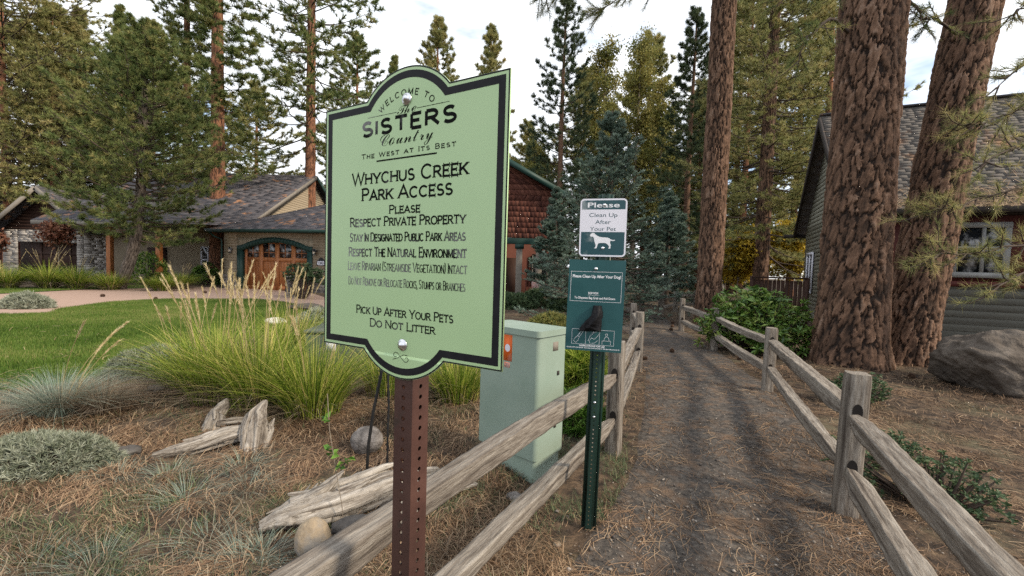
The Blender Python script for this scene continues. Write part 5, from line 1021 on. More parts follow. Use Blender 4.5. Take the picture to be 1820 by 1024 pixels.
# ------------------------------------------------------------------ rocks
def rock_geo(rx, ry, rz, seed, n=40, rough=.28, flat=.35, chop=5):
    th = np.linspace(0, 2 * np.pi, n * 2, endpoint=False); ph = np.linspace(-np.pi / 2, np.pi / 2, n); TH, PH = np.meshgrid(th, ph); d = np.stack([np.cos(PH) * np.cos(TH), np.cos(PH) * np.sin(TH), np.sin(PH)], -1); rng = np.random.default_rng(seed)
    r = np.ones(TH.shape)
    for i in range(chop):
        nn = nrm(rng.normal(0, 1, 3)[None])[0]; k_ = rng.uniform(.66, .95); r = np.minimum(r, np.where(d @ nn > .05, k_ / np.maximum(d @ nn, .05), 9))
    f = fbm(d[..., 0] * 1.7 + seed + d[..., 2], d[..., 1] * 1.7 + d[..., 2] * 1.3, seed, 5) + .4 * fbm(d[..., 0] * 5 + d[..., 2] * 4, d[..., 1] * 5 - d[..., 2] * 3, seed + 5, 4)
    r = r * (1 + rough * f); v = d * r[..., None] * [rx, ry, rz]; m = 2 * n
    i = np.arange(n - 1)[:, None] * m; j = np.arange(m)[None]; k_ = (j + 1) % m
    return Geo().add(v.reshape(-1, 3), np.stack([i + j, i + k_, i + m + k_, i + m + j], -1).reshape(-1, 4), np.clip(.5 + f, 0, 1).ravel())
def rock(name, label, u, v, r, mt, seed, sink=.25, cat='rock', rz=0, **kw):
    p = gp(u, v); p[1] += r[1] * .8; p[0] = p[0] * p[1] / (p[1] - r[1] * .8); z = float(h0(p[0], p[1]))
    return single(name, rock_geo(*r, seed, **kw), MT[mt], label, cat, smooth=True, loc=(p[0], p[1], z + r[2] * (1 - 2 * sink)), rz=rz)
rock('boulder', 'huge grey boulder at the right, in front of the house', 1758, 706, (.72, .6, .50), 'rock', 401, .14, rough=.34, n=80, chop=16)
rock('stone', 'tan rounded stone at the bottom beside the sign post', 555, 1020, (.085, .08, .108), 'rock_tan', 402, .04, rough=.16, chop=3)
rock('stone', 'round pitted grey stone behind the sign post, under the reeds', 652, 816, (.125, .115, .112), 'rock_pit', 403, .1, rough=.12, chop=2)
rock('stone', 'dark angular stone wedged under the driftwood log', 640, 982, (.15, .10, .07), 'rock_dark', 404, .2, rough=.3)
rock('stone', 'small grey stone on the bare soil below the cabinet', 914, 896, (.055, .045, .035), 'rock_pit', 405, .2)
rock('stone', 'dark stone half buried beside the long driftwood branch', 228, 822, (.085, .07, .055), 'rock_dark', 406, .2)
rock('stone', 'pale flat stone among the reeds near the lawn corner', 490, 578, (.24, .2, .11), 'rock_white', 407, .2)
rock('stone', 'flat grey stone slab at the end of the driveway edge', 545, 552, (.55, .35, .13), 'rock', 408, .2)
rock('stone', 'dark stone under the reed tuft behind the driftwood', 278, 706, (.09, .07, .05), 'rock_dark', 409, .2)
rock('stone', 'small tan stone lying on the path near the green post', 990, 973, (.022, .02, .016), 'rock_tan', 410, .2)
rock('stone', 'weathered grey stone at the right foot of the sign post', 700, 925, (.11, .08, .06), 'rock', 411, .2)
# ------------------------------------------------------------------ driftwood
def drift_geo(pts, rad, seed, n=110, m=40, spikes=0.0, flat=.8, strands=11):
    """a weathered log: a furrowed core with splitting strands of wood lying along it"""
    P = np.array(pts, float); q = np.linspace(0, len(P) - 1, n); ctr = np.column_stack([np.interp(q, range(len(P)), P[:, i]) for i in range(3)]); kw_ = max(3, n // 8) | 1
    for i in range(3): ctr[:, i] = np.convolve(np.pad(ctr[:, i], kw_ // 2, 'edge'), np.ones(kw_) / kw_, 'valid')
    R_ = np.interp(q, range(len(P)), rad); t = nrm(np.gradient(ctr, axis=0)); sd = nrm(np.cross(t, [.05, .02, 1])); up = np.cross(sd, t); s0 = np.cumsum(np.r_[0, np.linalg.norm(np.diff(ctr, axis=0), axis=1)]); rng = np.random.default_rng(seed); g = Geo()
    def one(c, r, mm, sq, sk, var, ph=0.0):
        nn = len(c); th = np.arange(mm) / mm * 2 * np.pi; TH, S_ = np.meshgrid(th, s0[:nn] if nn <= n else np.linspace(0, s0[-1], nn)); ct, st = np.cos(TH + S_ * 1.5), np.sin(TH + S_ * 1.5)
        gr = fbm(ct * 2.2 + sk, st * 2.2 + S_ * 3.0, sk, 4); fi = fbm(ct * 6 + sk, st * 6 + S_ * 1.6, sk + 3, 3); fu = np.clip(.62 - np.abs(fi) * 8, 0, 1); kn = fbm(ct * 1.5 + sk * 2, st * 1.5 + S_ * 9, sk + 8, 2)
        rr = r[:, None] * (1 + .85 * gr - .22 * fu + .25 * kn); v = c[:, None] + sd[sq][:, None] * (rr * np.cos(TH))[..., None] + up[sq][:, None] * (rr * flat * np.sin(TH))[..., None]
        i = np.arange(nn - 1)[:, None] * mm; j = np.arange(mm)[None]; k_ = (j + 1) % mm
        g.add(v.reshape(-1, 3), np.stack([i + j, i + mm + j, i + mm + k_, i + k_], -1).reshape(-1, 4), np.clip(var + .9 * gr + .6 * fi, 0, 1).ravel(), np.clip(fu * .75 - .1 + np.clip(-gr * 2.5 - .2, 0, .6), 0, 1).ravel(), np.stack([S_ + sk, rr * np.cos(TH), rr * np.sin(TH) + sk], -1))
        for r_, fl in ((0, 1), (nn - 1, -1)): g.add(np.vstack([v[r_], c[r_]]), [(x_, (x_ + 1) % mm, mm)[::fl] for x_ in range(mm)], .2, .6)
    one(ctr, R_ * .85, m, np.arange(n), seed, .45)
    for k_ in range(strands):
        a = rng.random() * 6.28; i0 = int(rng.integers(0, n // 2)); i1 = int(min(n, i0 + rng.integers(n // 3, n))); sq = np.arange(i0, i1); nn = len(sq); tt_ = np.linspace(0, 1, nn); env = np.sin(np.pi * np.clip(tt_ * .96 + .02, 0, 1)) ** .6
        lift = spikes * .55 * R_[sq] * (tt_ ** 6 if k_ % 2 else (1 - tt_) ** 6) * max(0.0, math.sin(a)); aa = a + s0[sq] * rng.normal(.8, .8); rd = R_[sq] * (.62 + .22 * rng.random()) + lift
        c = ctr[sq] + sd[sq] * (rd * np.cos(aa))[:, None] + up[sq] * (rd * flat * np.sin(aa))[:, None]; one(c, R_[sq] * (.16 + .2 * rng.random()) * env + .002, 14, sq, seed + 20 + k_, .3 + .4 * rng.random())
    return g
def dr(name, label, pts, rad, seed, **kw):
    P = []
    for (u, v, z) in pts: p = gp(u, v); p = np.array([p[0], p[1], float(h0(p[0], p[1])) + z]); P.append(p)
    o = P[0].copy(); single(name, drift_geo([q - o for q in P], rad, seed, **kw), MT['drift'], label, 'driftwood', smooth=True, loc=o)
def dr_obj(name, label, pieces):
    T = None
    for i, (pts, rad, seed, kw) in enumerate(pieces):
        P = []
        for (u, v, z) in pts: p = gp(u, v); P.append(np.array([p[0], p[1], float(h0(p[0], p[1])) + z]))
        if T is None: T = Thing(name, label, 'driftwood', P[0])
        T.part('log' if i == 0 else 'root', drift_geo(P, rad, seed, **kw), MT['drift'], world=True, smooth=True)
dr_obj('driftwood_log', 'large furrowed grey driftwood log left of the sign post', [(((462, 950, .04), (520, 942, .085), (600, 922, .11), (690, 896, .12), (780, 870, .10)), (.05, .10, .125, .12, .08), 501, dict(spikes=1.3, strands=20)), (((520, 935, .12), (575, 925, .2), (612, 915, .275)), (.06, .04, .006), 505, dict(n=50, m=20, strands=4)), (((600, 925, .17), (640, 915, .19), (672, 905, .21)), (.05, .035, .008), 506, dict(n=40, m=20, strands=3))])
dr_obj('driftwood_branch', 'long split driftwood branch with an upright root end', [(((268, 822, .02), (330, 812, .05), (400, 800, .085), (455, 792, .09)), (.035, .075, .085, .075), 511, dict(spikes=.8, strands=15)), (((446, 812, -.08), (452, 800, .12), (458, 793, .22), (474, 786, .31)), (.10, .10, .075, .012), 512, dict(n=70, m=30, spikes=.8, strands=9)), (((462, 806, -.06), (480, 792, .10), (488, 790, .17)), (.06, .04, .006), 513, dict(n=50, m=20, strands=4))])
dr_obj('driftwood_stump', 'small pale driftwood root standing behind the branch', [(((368, 776, -.07), (385, 766, .10), (398, 762, .17), (404, 758, .22)), (.085, .085, .055, .010), 521, dict(n=70, m=28, spikes=.8, strands=7)), (((385, 772, .06), (420, 768, .07), (450, 764, .05)), (.04, .04, .03), 522, dict(n=50, m=24, strands=5))])
dr_obj('driftwood_slab', 'low grey driftwood slab lying right behind the sign post', [(((640, 948, .02), (700, 925, .05), (790, 890, .05), (850, 872, .02)), (.03, .05, .05, .02), 531, dict(flat=.5))])
# thin weed stem before the log
g = Geo(); P = np.array([at(612, 975, 2.3), at(608, 900, 2.3), at(596, 830, 2.3), at(585, 760, 2.3), at(582, 700, 2.3)]); P[0][2] = -.02; t = np.linspace(0, 4, 20); T = Thing('weed', 'thin bare weed stem with a few green leaves before the driftwood log', 'weed', P[0])
g.tube(np.column_stack([np.interp(t, range(5), P[:, i]) for i in range(3)]), .0022, 5); T.part('stem', g, MT['limb_pale'], world=True); rng = np.random.default_rng(6)
C = np.array([at(u, v, 2.3) for u, v in ((578, 800), (590, 806), (600, 812), (575, 745), (585, 750), (618, 815), (612, 822), (606, 830))]); T.part('leaves', leaves(np.repeat(C, 3, 0), rng.normal(0, 1, (24, 3)) * [1, 1, .4], rng, .05, .028, rng.random(24)), MT['green'], world=True)
# pine cones
cg = Geo(); rng = np.random.default_rng(8)
for k_ in range(70):
    q = k_ / 70; a = k_ * 2.4; r = .032 * math.sin(math.pi * (.12 + .8 * q)) ; c = np.array([r * math.cos(a), r * math.sin(a), (q - .5) * .085]); d = nrm((c * [1, 1, .3] + [0, 0, .012])[None])[0]; s_ = np.cross(d, [0, 0, 1]); s_ = s_ / np.linalg.norm(s_) * .008
    cg.add([c - s_, c + s_, c + d * .016 + s_ * .5 + [0, 0, .004], c + d * .016 - s_ * .5 + [0, 0, .004], c + d * .004 + [0, 0, -.005]], [(0, 1, 2), (0, 2, 3), (4, 1, 0), (4, 2, 1), (4, 3, 2), (4, 0, 3)])
cg.lathe([(0, -.04), (.018, -.025), (.024, 0), (.014, .03), (0, .042)], 10); cone = cg.mesh('pine_cone', MT['cone'])
for i, (u, v, s_, lab) in enumerate(((1194, 626, 1, 'pine cone on the path, nearest of the five'), (1145, 640, 1, 'pine cone at the foot of the second left fence post'), (1195, 582, 1.1, 'pine cone on the path beside its far twin'), (1196, 576, 1.1, 'pine cone farther along the path'), (1193, 588, 1.1, 'pine cone in the middle of the path trio'), (1314, 640, 1, 'pine cone under the lower right rail'),
                                     (182, 528, 1.6, 'pine cone lying on the left part of the driveway'), (364, 522, 1.6, 'pine cone on the driveway behind the plumes'), (277, 533, 1.4, 'pine cone at the near edge of the driveway'), (1620, 672, 1.1, 'pine cone between the huge trunk and the boulder'))):
    p = gp(u, v); o = bpy.data.objects.new('pine_cone', cone); COL.objects.link(o); o.location = (p[0], p[1], float(h0(p[0], p[1])) + .034 * s_); o.rotation_euler = (1.4, .2, i * 1.3); o.scale = (s_,) * 3; tag(o, lab, 'pine cone', 'fallen pine cones')

# ------------------------------------------------------------------ houses
def lapped(g, o, ex, ez, poly, course, plen, lift, rng, butt=None, jit=0.0, hj=0.0):
    """courses of shingles or boards over a convex polygon given in (s, t) on the plane o + s ex + t ez"""
    o, ex, ez = (np.asarray(q, float) for q in (o, ex, ez)); nn = np.cross(ex, ez); nn /= np.linalg.norm(nn); P = np.array(poly, float); t = P[:, 1].min(); t1 = P[:, 1].max(); row = 0
    def span(tt_):
        xs = []
        for i in range(len(P)):
            a, b = P[i], P[(i + 1) % len(P)]
            if (a[1] - tt_) * (b[1] - tt_) <= 0 and abs(a[1] - b[1]) > 1e-9: xs.append(a[0] + (b[0] - a[0]) * (tt_ - a[1]) / (b[1] - a[1]))
        return (min(xs), max(xs)) if len(xs) > 1 else None
    while t < t1 - 1e-4:
        c = course * (1 + hj * rng.uniform(-.5, .5)); tb = min(t + c, t1); A0 = span(t + 1e-4); B0 = span(tb - 1e-4)
        if A0 and B0:
            L0 = max(A0[1] - A0[0], B0[1] - B0[0]); nk = max(1, int(round(L0 / plen))) if plen else 1; cuts = np.linspace(0, 1, nk + 1)
            row += 1
            if nk > 1: cuts[1:-1] += (rng.uniform(-.28, .28, nk - 1) + (.42 if row % 2 else 0)) / nk
            for i in range(nk):
                f0, f1 = cuts[i], cuts[i + 1] - (.03 / nk if jit else 0); li = lift * (1 + jit * rng.uniform(-.6, .8)); v = rng.random()
                q = [(A0[0] + (A0[1] - A0[0]) * f0, t), (A0[0] + (A0[1] - A0[0]) * f1, t), (B0[0] + (B0[1] - B0[0]) * f1, tb), (B0[0] + (B0[1] - B0[0]) * f0, tb)]
                B_ = [o + ex * a + ez * b for a, b in q]; up_ = li if jit else lift * .12
                Tt = [B_[0] + nn * li, B_[1] + nn * li, B_[2] + nn * up_, B_[3] + nn * up_]
                g.add(B_ + Tt, [(4, 5, 6, 7), (0, 1, 5, 4), (1, 2, 6, 5), (3, 0, 4, 7)], v)
        t = tb
    return g
def quad(g, a, b, c, d, th=.05):
    a, b, c, d = (np.asarray(q, float) for q in (a, b, c, d)); n_ = np.cross(b - a, d - a); n_ = n_ / np.linalg.norm(n_) * th; v = [a, b, c, d, a - n_, b - n_, c - n_, d - n_]
    return g.add(v, [(0, 1, 2, 3), (7, 6, 5, 4), (0, 4, 5, 1), (1, 5, 6, 2), (2, 6, 7, 3), (3, 7, 4, 0)])
rng = np.random.default_rng(700)
# --- main house with the arched garage
P0 = np.array([-15.5, 23.0, 0]); exg = nrm(np.array([[6.0, -1.35, 0]]))[0]; nin = np.array([-exg[1], exg[0], 0])     # facade direction, inward
GZ = 3.12; T = Thing('main_house', 'tan house with slate roof and an arched wooden garage door', 'house', P0); W_ = 9.2
wl = Geo(); doorL, doorR, dz0, dz1 = 1.15, 5.15, 2.18, 2.62
def archz(s_): return dz0 + (dz1 - dz0) * (1 - ((s_ - (doorL + doorR) / 2) / ((doorR - doorL) / 2)) ** 2)
lapped(wl, P0, exg, EZ, [(0, .75), (doorL - .3, .75), (doorL - .3, GZ), (0, GZ)], .15, 0, .018, rng); lapped(wl, P0, exg, EZ, [(doorR + .3, .75), (W_, .75), (W_, GZ), (doorR + .3, GZ)], .15, 0, .018, rng); lapped(wl, P0, exg, EZ, [(doorL - .3, dz1 + .12), (doorR + .3, dz1 + .12), (doorR + .3, GZ), (doorL - .3, GZ)], .15, 0, .018, rng)
for i in range(16):
    s0 = doorL - .3 + (doorR - doorL + .6) * i / 16; s1 = doorL - .3 + (doorR - doorL + .6) * (i + 1) / 16; sm = np.clip((s0 + s1) / 2, doorL, doorR); z_ = archz(sm) + .02
    if z_ < dz1 + .12: quad(wl, P0 + exg * s0 + EZ * z_, P0 + exg * s1 + EZ * z_, P0 + exg * s1 + EZ * (dz1 + .12), P0 + exg * s0 + EZ * (dz1 + .12), .05)
nl_ = -nin; lapped(wl, P0 + nin * 7, -nin, EZ, [(0, .0), (7, .0), (7, GZ), (0, GZ)], .15, 0, .018, rng)
T.part('wall', wl, MT['siding'], world=True)
sb = Geo(); lapped(sb, P0 - nin * .05, exg, EZ, [(-.05, -.1), (doorL - .3, -.1), (doorL - .3, .75), (-.05, .75)], .17, .3, .05, rng, jit=.6); lapped(sb, P0 - nin * .05, exg, EZ, [(doorR + .3, -.1), (W_, -.1), (W_, .75), (doorR + .3, .75)], .17, .3, .05, rng, jit=.6); T.part('stone_base', sb, MT['cobble'], world=True)
tr_ = Geo(); ss = np.linspace(doorL - .28, doorR + .28, 25)
for i in range(24):
    za, zb = archz(np.clip(ss[i], doorL, doorR)), archz(np.clip(ss[i + 1], doorL, doorR)); quad(tr_, P0 - nin * .07 + exg * ss[i] + EZ * (za - .12), P0 - nin * .07 + exg * ss[i + 1] + EZ * (zb - .12), P0 - nin * .07 + exg * ss[i + 1] + EZ * (zb + .14), P0 - nin * .07 + exg * ss[i] + EZ * (za + .14), .3)
for a, b in ((doorL - .28, doorL), (doorR, doorR + .28)): quad(tr_, P0 - nin * .06 + exg * a - EZ * .1, P0 - nin * .06 + exg * b - EZ * .1, P0 - nin * .06 + exg * b + EZ * (dz0 - .1), P0 - nin * .06 + exg * a + EZ * (dz0 - .1), .3)
quad(tr_, P0 - nin * .03 + exg * (W_ - .0), P0 - nin * .03 + exg * (W_ + .2), P0 - nin * .03 + exg * (W_ + .2) + EZ * GZ, P0 - nin * .03 + exg * W_ + EZ * GZ, .1); T.part('arch_trim', tr_, MT['greentrim'], world=True)
dg = Geo(); D0 = P0 + nin * .22
quad(dg, D0 + exg * doorL - EZ * .1, D0 + exg * doorR - EZ * .1, D0 + exg * doorR + EZ * dz1, D0 + exg * doorL + EZ * dz1, .06)
n4 = (doorR - doorL) / 4
for i in range(5): dg.bar(D0 - nin * .02 + exg * (doorL + n4 * i), D0 - nin * .02 + exg * (doorL + n4 * i) + EZ * dz1, .24 if 0 < i < 4 else .3, .05, up=nin)
for z_ in (.12, 1.62, dz1 - .06): dg.bar(D0 - nin * .018 + exg * doorL + EZ * z_, D0 - nin * .018 + exg * doorR + EZ * z_, .045, .2)
for i in range(4):
    for j in range(1, 5): dg.bar(D0 - nin * .006 + exg * (doorL + n4 * (i + j / 5)), D0 - nin * .006 + exg * (doorL + n4 * (i + j / 5)) + EZ * 1.6, .03, .02, up=nin)
gd = T.part('garage_door', dg, MT['doorwood'], world=True)
for i in range(4):
    a = doorL + n4 * i + .15; b = doorL + n4 * (i + 1) - .15; g = Geo(); o2 = D0 - nin * .012; quad(g, o2 + exg * a + EZ * 1.72, o2 + exg * b + EZ * 1.72, o2 + exg * b + EZ * 2.5, o2 + exg * a + EZ * 2.5, .01); T.part('window_pane', g, MT['glass'], world=True, parent=gd)
    g = Geo(); o2 = D0 - nin * .02
    g.bar(o2 + exg * (a + b) / 2 + EZ * 1.72, o2 + exg * (a + b) / 2 + EZ * 2.5, .03, .03, up=nin); g.bar(o2 + exg * a + EZ * 1.98, o2 + exg * b + EZ * 1.98, .03, .03); T.part('muntin', g, MT['doorwood'], world=True, parent=gd)
def hipspan(x): return x
rf = Geo(); sl_m = .46; ov = .55; e0 = P0 - exg * ov - nin * ov + EZ * GZ; rise = EZ * sl_m + nin; rl = np.linalg.norm(rise); run = 5.0
lapped(rf, e0, exg, rise / rl, [(0, 0), (W_ + 2 * ov, 0), (W_ + 2 * ov, run * rl), (run, run * rl)], .20, .8, .022, rng)
lapped(rf, e0 + nin * (7 + 2 * ov), -nin, (exg + EZ * sl_m) / rl, [(0, 0), (7 + 2 * ov, 0), (7 + 2 * ov - run, run * rl), (0, run * rl)], .20, .33, .022, rng)
T.part('roof', rf, MT['shingle'], world=True)
gt = Geo(); gt.bar(e0 - nin * .06 - EZ * .06, e0 + exg * (W_ + 2 * ov) - nin * .06 - EZ * .06, .12, .15); gt.tube(np.array([e0 + exg * .1 - EZ * .1, e0 + exg * .25 - EZ * .35 + nin * .2, e0 + exg * (ov - .06) - EZ * .5 + nin * (ov - .1), e0 + exg * (ov - .06) + nin * (ov - .1) - EZ * 3.1]), .045, 8); quad(gt, e0 - EZ * .13 + nin * .7, e0 + exg * (W_ + 2 * ov) - EZ * .13 + nin * .7, e0 + exg * (W_ + 2 * ov) - EZ * .13, e0 - EZ * .13, .02); T.part('gutter', gt, MT['greentrim'], world=True)
# the big main roof behind, gable end to the right
rx0, rx1, ry, rz = -26.5, -14.7, 32.0, 7.95; ms = .54; ey = 23.6; mr = Geo(); vz = np.array([0, 1, ms]); vl = np.linalg.norm(vz); dl = (ry - ey) * vl
lapped(mr, (rx0, ey, rz - ms * (ry - ey)), np.array([1.0, 0, 0]), vz / vl, [(0, 0), (rx1 - rx0, 0), (rx1 - rx0, dl), (0, dl)], .24, .9, .025, rng)
vb = np.array([0, -1, ms]); lapped(mr, (rx1, ry + 7, rz - ms * 7), np.array([-1.0, 0, 0]), vb / vl, [(0, 0), (rx1 - rx0, 0), (rx1 - rx0, 7 * vl), (0, 7 * vl)], .4, 2, .025, rng); T.part('roof', mr, MT['shingle'], world=True)
gw = Geo(); lapped(gw, (rx1 - .45, ry - 7.4, 2.0), np.array([0, 1.0, 0]), EZ, [(0, 0), (14.4, 0), (14.4, 1.95), (7.4, rz - 2.0 - .15), (0, 1.95)], .16, 0, .018, rng); T.part('wall', gw, MT['siding'], world=True)
rk = Geo(); rk.bar((rx1 + .02, ey, rz - ms * (ry - ey) - .12), (rx1 + .02, ry, rz - .12), .05, .24); T.part('rake_trim', rk, MT['palewood'], world=True)
rk = Geo(); rk.bar((rx1 + .02, ry, rz - .12), (rx1 + .02, ry + 7, rz - ms * 7 - .12), .05, .24); T.part('rake_trim', rk, MT['greentrim'], world=True)
fa = Geo(); fa.bar((rx0, ey - .03, rz - ms * (ry - ey) - .12), (-19.6, ey - .03, rz - ms * (ry - ey) - .12), .05, .22); T.part('fascia', fa, MT['palewood'], world=True)
bk = Geo(); quad(bk, (rx0, 27.5, -.1), (-15.6, 27.5, -.1), (-15.6, 27.5, 5.35), (rx0, 27.5, 5.35), .2); T.part('porch_wall', bk, MT['siding'], world=True)
dr_ = Geo(); quad(dr_, (-23.4, 27.42, -.05), (-22.2, 27.42, -.05), (-22.2, 27.42, 2.2), (-23.4, 27.42, 2.2), .05); T.part('door', dr_, MT['darkwood'], world=True)
for u in (283, 196):
    p = gpos(u, 24.2); g = Geo(); g.box(-.12, .12, -.12, .12, -.1, 3.2); g.box(-.17, .17, -.17, .17, 2.95, 3.15); g.v = [v + p for v in g.v]; T.part('porch_post', g, MT['doorwood'], world=True, bevel=.01)
wn = Geo(); q = gpos(369, 27.4); quad(wn, (q[0] - .3, 27.40, .75), (q[0] + .5, 27.40, .75), (q[0] + .5, 27.40, 2.3), (q[0] - .3, 27.40, 2.3), .04); w2 = T.part('window', wn, MT['glass'], world=True); wn = Geo()
for a, b in (((-.34, .75), (-.34, 2.3)), ((.5, .75), (.5, 2.3)), ((.08, .75), (.08, 2.3)), ((-.34, 2.3), (.54, 2.3)), ((-.34, .75), (.54, .75)), ((-.34, 1.5), (.54, 1.5))): wn.bar((q[0] + a[0], 27.34, a[1]), (q[0] + b[0], 27.34, b[1]), .07, .07, up=(0, 1, 0) if a[0] == b[0] else (0, 0, 1))
T.part('window_frame', wn, MT['signwhite'], world=True, parent=w2)
for s_ in (doorL - .62, doorR + .50):
    o2 = P0 + exg * s_ - nin * .16 + EZ * 2.02; g = Geo(); g.lathe([(.02, .2), (.09, .14), (.09, .12), (.075, -.10), (.05, -.13), (0, -.15)], 8, o2); g.bar(o2 + EZ * .1, o2 + nin * .15 + EZ * .05, .04, .06); lm = T.part('wall_lantern', g, MT['iron'], world=True); g = Geo(); g.lathe([(.08, .10), (.082, .0), (.068, -.09)], 8, o2 - nin * .004); T.part('lantern_glass', g, MT['lampglass'], world=True, parent=lm)
g = Geo(); o2 = P0 + exg * 5.95 - nin * .03 + EZ * 1.38
ps = [(-.24, 0), (.24, 0), (.24, .2), (.16, .28), (.1, .36), (0, .40), (-.1, .36), (-.16, .28), (-.24, .2)]; pl_ = Geo().plate(ps, -.02, 0); g = Geo(); k_ = 0
R3 = np.array([exg, nin, EZ])
for v, f in zip(pl_.v, pl_.f): g.add(v @ R3 + o2, f - k_); k_ += len(v)
hn = T.part('house_number', g, MT['iron'], world=True); ik = Ink(-.022); ik.rect(-.19, .03, .19, .22); g = Geo(); k_ = 0
for v, f in zip(ik.g.v, ik.g.f): g.add(v @ R3 + o2, f - k_); k_ += len(v)
T.part('number_plate', g, MT['signwhite'], world=True, parent=hn); ik = Ink(-.0235); ik.font('280', -.16, .16, .06, h=.13, bold=.02); g = Geo(); k_ = 0
for v, f in zip(ik.g.v, ik.g.f): g.add(v @ R3 + o2, f - k_); k_ += len(v)
T.part('lettering', g, MT['ink'], world=True, parent=hn)
# iron bench-like trellis and stone column by the topiary
p = gpos(524, 18.6); T = Thing('stone_pillar', 'short stacked stone pillar beside the garage door bush', 'pillar', p); g = Geo()
for k_ in range(4):
    c = [(-.22, -.22), (.22, -.22), (.22, .22), (-.22, .22)]; a = np.array([*c[k_], 0]); b = np.array([*c[(k_ + 1) % 4], 0]); lapped(g, a, nrm((b - a)[None])[0], EZ, [(0, -.05), (.44, -.05), (.44, .85), (0, .85)], .14, .22, .04, rng, jit=.6)
T.part('shaft', g, MT['cobble']); g = Geo(); g.box(-.28, .28, -.28, .28, .85, .92); T.part('cap', g, MT['stonewall'], bevel=.015)
p = gpos(528, 18.0); T = Thing('iron_trellis', 'black iron garden trellis leaning by the stone pillar', 'trellis', p); g = Geo()
for x_ in (-.5, -.25, 0, .25): g.tube(np.array([(x_, 0, 0), (x_ * .9, 0, .9), (x_ * .4 - .05, 0, 1.15)]), .018, 6)
for z_ in (.3, .65): g.tube(np.array([(-.5, .01, z_), (.25, .01, z_)]), .014, 6)
T.part('frame', g, MT['iron'])

# --- stone garage wing at the left
S0 = np.array([at(7, 460, 27)[0], 27.0, 0]); SWd = 5.0; T = Thing('stone_garage', 'stone-faced gabled garage at the left behind tall grasses', 'house', S0); XX = np.array([1.0, 0, 0]); YY = np.array([0, 1.0, 0]); EV = 3.05
g = Geo(); oL, oR, oT = .95, 4.65, 2.3
SWd = at(150, 460, 27)[0] - S0[0]; oL = at(33, 460, 27)[0] - S0[0]; oR = at(138, 460, 27)[0] - S0[0]
for po in ([(0, -.1), (oL, -.1), (oL, EV), (0, EV)], [(oR, -.1), (SWd, -.1), (SWd, EV), (oR, EV)], [(oL, oT), (oR, oT), (oR, EV), (oL, EV)]): lapped(g, S0, XX, EZ, po, .13, .42, .04, rng, jit=.6, hj=.7)
e2 = nrm(np.array([[1.5, .7, 0]]))[0]; SP = S0 + XX * SWd; lapped(g, SP, e2, EZ, [(0, -.1), (1.75, -.1), (1.75, 2.85), (0, 2.85)], .13, .42, .04, rng, jit=.6, hj=.7); T.part('stone_wall', g, MT['stonewall'], world=True)
g = Geo(); quad(g, S0 + XX * (oL - .45) + YY * .5 - EZ * .1, S0 + XX * (oR + .5) + YY * .5 - EZ * .1, S0 + XX * (oR + .5) + YY * .5 + EZ * (oT + .5), S0 + XX * (oL - .45) + YY * .5 + EZ * (oT + .5), .08)
for i in range(1, 4): g.bar(S0 + XX * (oL + (oR - oL) * i / 4) + YY * .47, S0 + XX * (oL + (oR - oL) * i / 4) + YY * .47 + EZ * oT, .12, .05, up=(0, 1, 0))
for z_ in (.8, 1.6): g.bar(S0 + XX * oL + YY * .47 + EZ * z_, S0 + XX * oR + YY * .47 + EZ * z_, .04, .12)
T.part('garage_door', g, MT['darkwood'], world=True)
apx = at(62, 330, 26.2); g = Geo(); hl = 3.35; sl3 = (apx[2] - EV) / (hl - .25)
for sg in (-1, 1):
    ee = np.array([apx[0] + sg * hl, 26.2, apx[2] - sl3 * hl]); vv = np.array([-sg, 0, sl3]); l_ = np.linalg.norm(vv)
    if sg > 0: lapped(g, ee, YY, vv / l_, [(0, 0), (9, 0), (9, hl * l_), (0, hl * l_)], .22, .4, .025, rng)
    else: lapped(g, ee + YY * 9, -YY, vv / l_, [(0, 0), (9, 0), (9, hl * l_), (0, hl * l_)], .22, .4, .025, rng)
T.part('roof', g, MT['shingle'], world=True)
for sg in (-1, 1):
    g = Geo(); g.bar((apx[0] + sg * hl, 26.17, apx[2] - sl3 * hl - .13), (apx[0] - sg * .0, 26.17, apx[2] - .13), .06, .26); T.part('rake_trim', g, MT['palewood'], world=True)
g = Geo(); lapped(g, (apx[0] - hl + .3, 27.02, EV - .02), XX, EZ, [(0, 0), (2 * hl - .6, 0), (hl - .3, sl3 * (hl - .3) - .1)], .2, 0, .02, rng); T.part('gable_wall', g, MT['darkwood'], world=True)
g = Geo(); a = SP + EZ * 2.92 - e2 * .2; b = SP + e2 * 2.1 + EZ * 2.92; no_ = np.array([e2[1], -e2[0], 0]); quad(g, a + no_ * .5, b + no_ * .5, b - no_ * 3 + EZ * 1.2, a - no_ * 3 + EZ * 1.2, .12); T.part('side_roof', g, MT['shingle'], world=True); g = Geo(); g.bar(a + no_ * .52, b + no_ * .52, .06, .22); T.part('fascia', g, MT['palewood'], world=True)
g = Geo(); o2 = S0 + XX * .22 - YY * .14 + EZ * 1.75; g.lathe([(.02, .2), (.08, .14), (.07, -.12), (0, -.15)], 8, o2); g.bar(o2 + EZ * .1, o2 + YY * .15 + EZ * .05, .04, .06); T.part('wall_lantern', g, MT['iron'], world=True)
q = at(12, 365, 40); T = Thing('brown_house', 'brown house end with an arched white window at the far left', 'house', (q[0] - 1, 40, 0)); g = Geo(); lapped(g, (q[0] - 6, 40, 0), XX, EZ, [(0, 0), (7.6, 0), (7.6, 6.0), (3, 9), (0, 8)], .2, 0, .02, rng); T.part('wall', g, MT['redshake'], world=True); g = Geo(); g.box(q[0] - 1.0, q[0] + .9, 39.9, 39.95, q[2] - 1.1, q[2] + .8); w2 = T.part('window', g, MT['glass'], world=True); g = Geo()
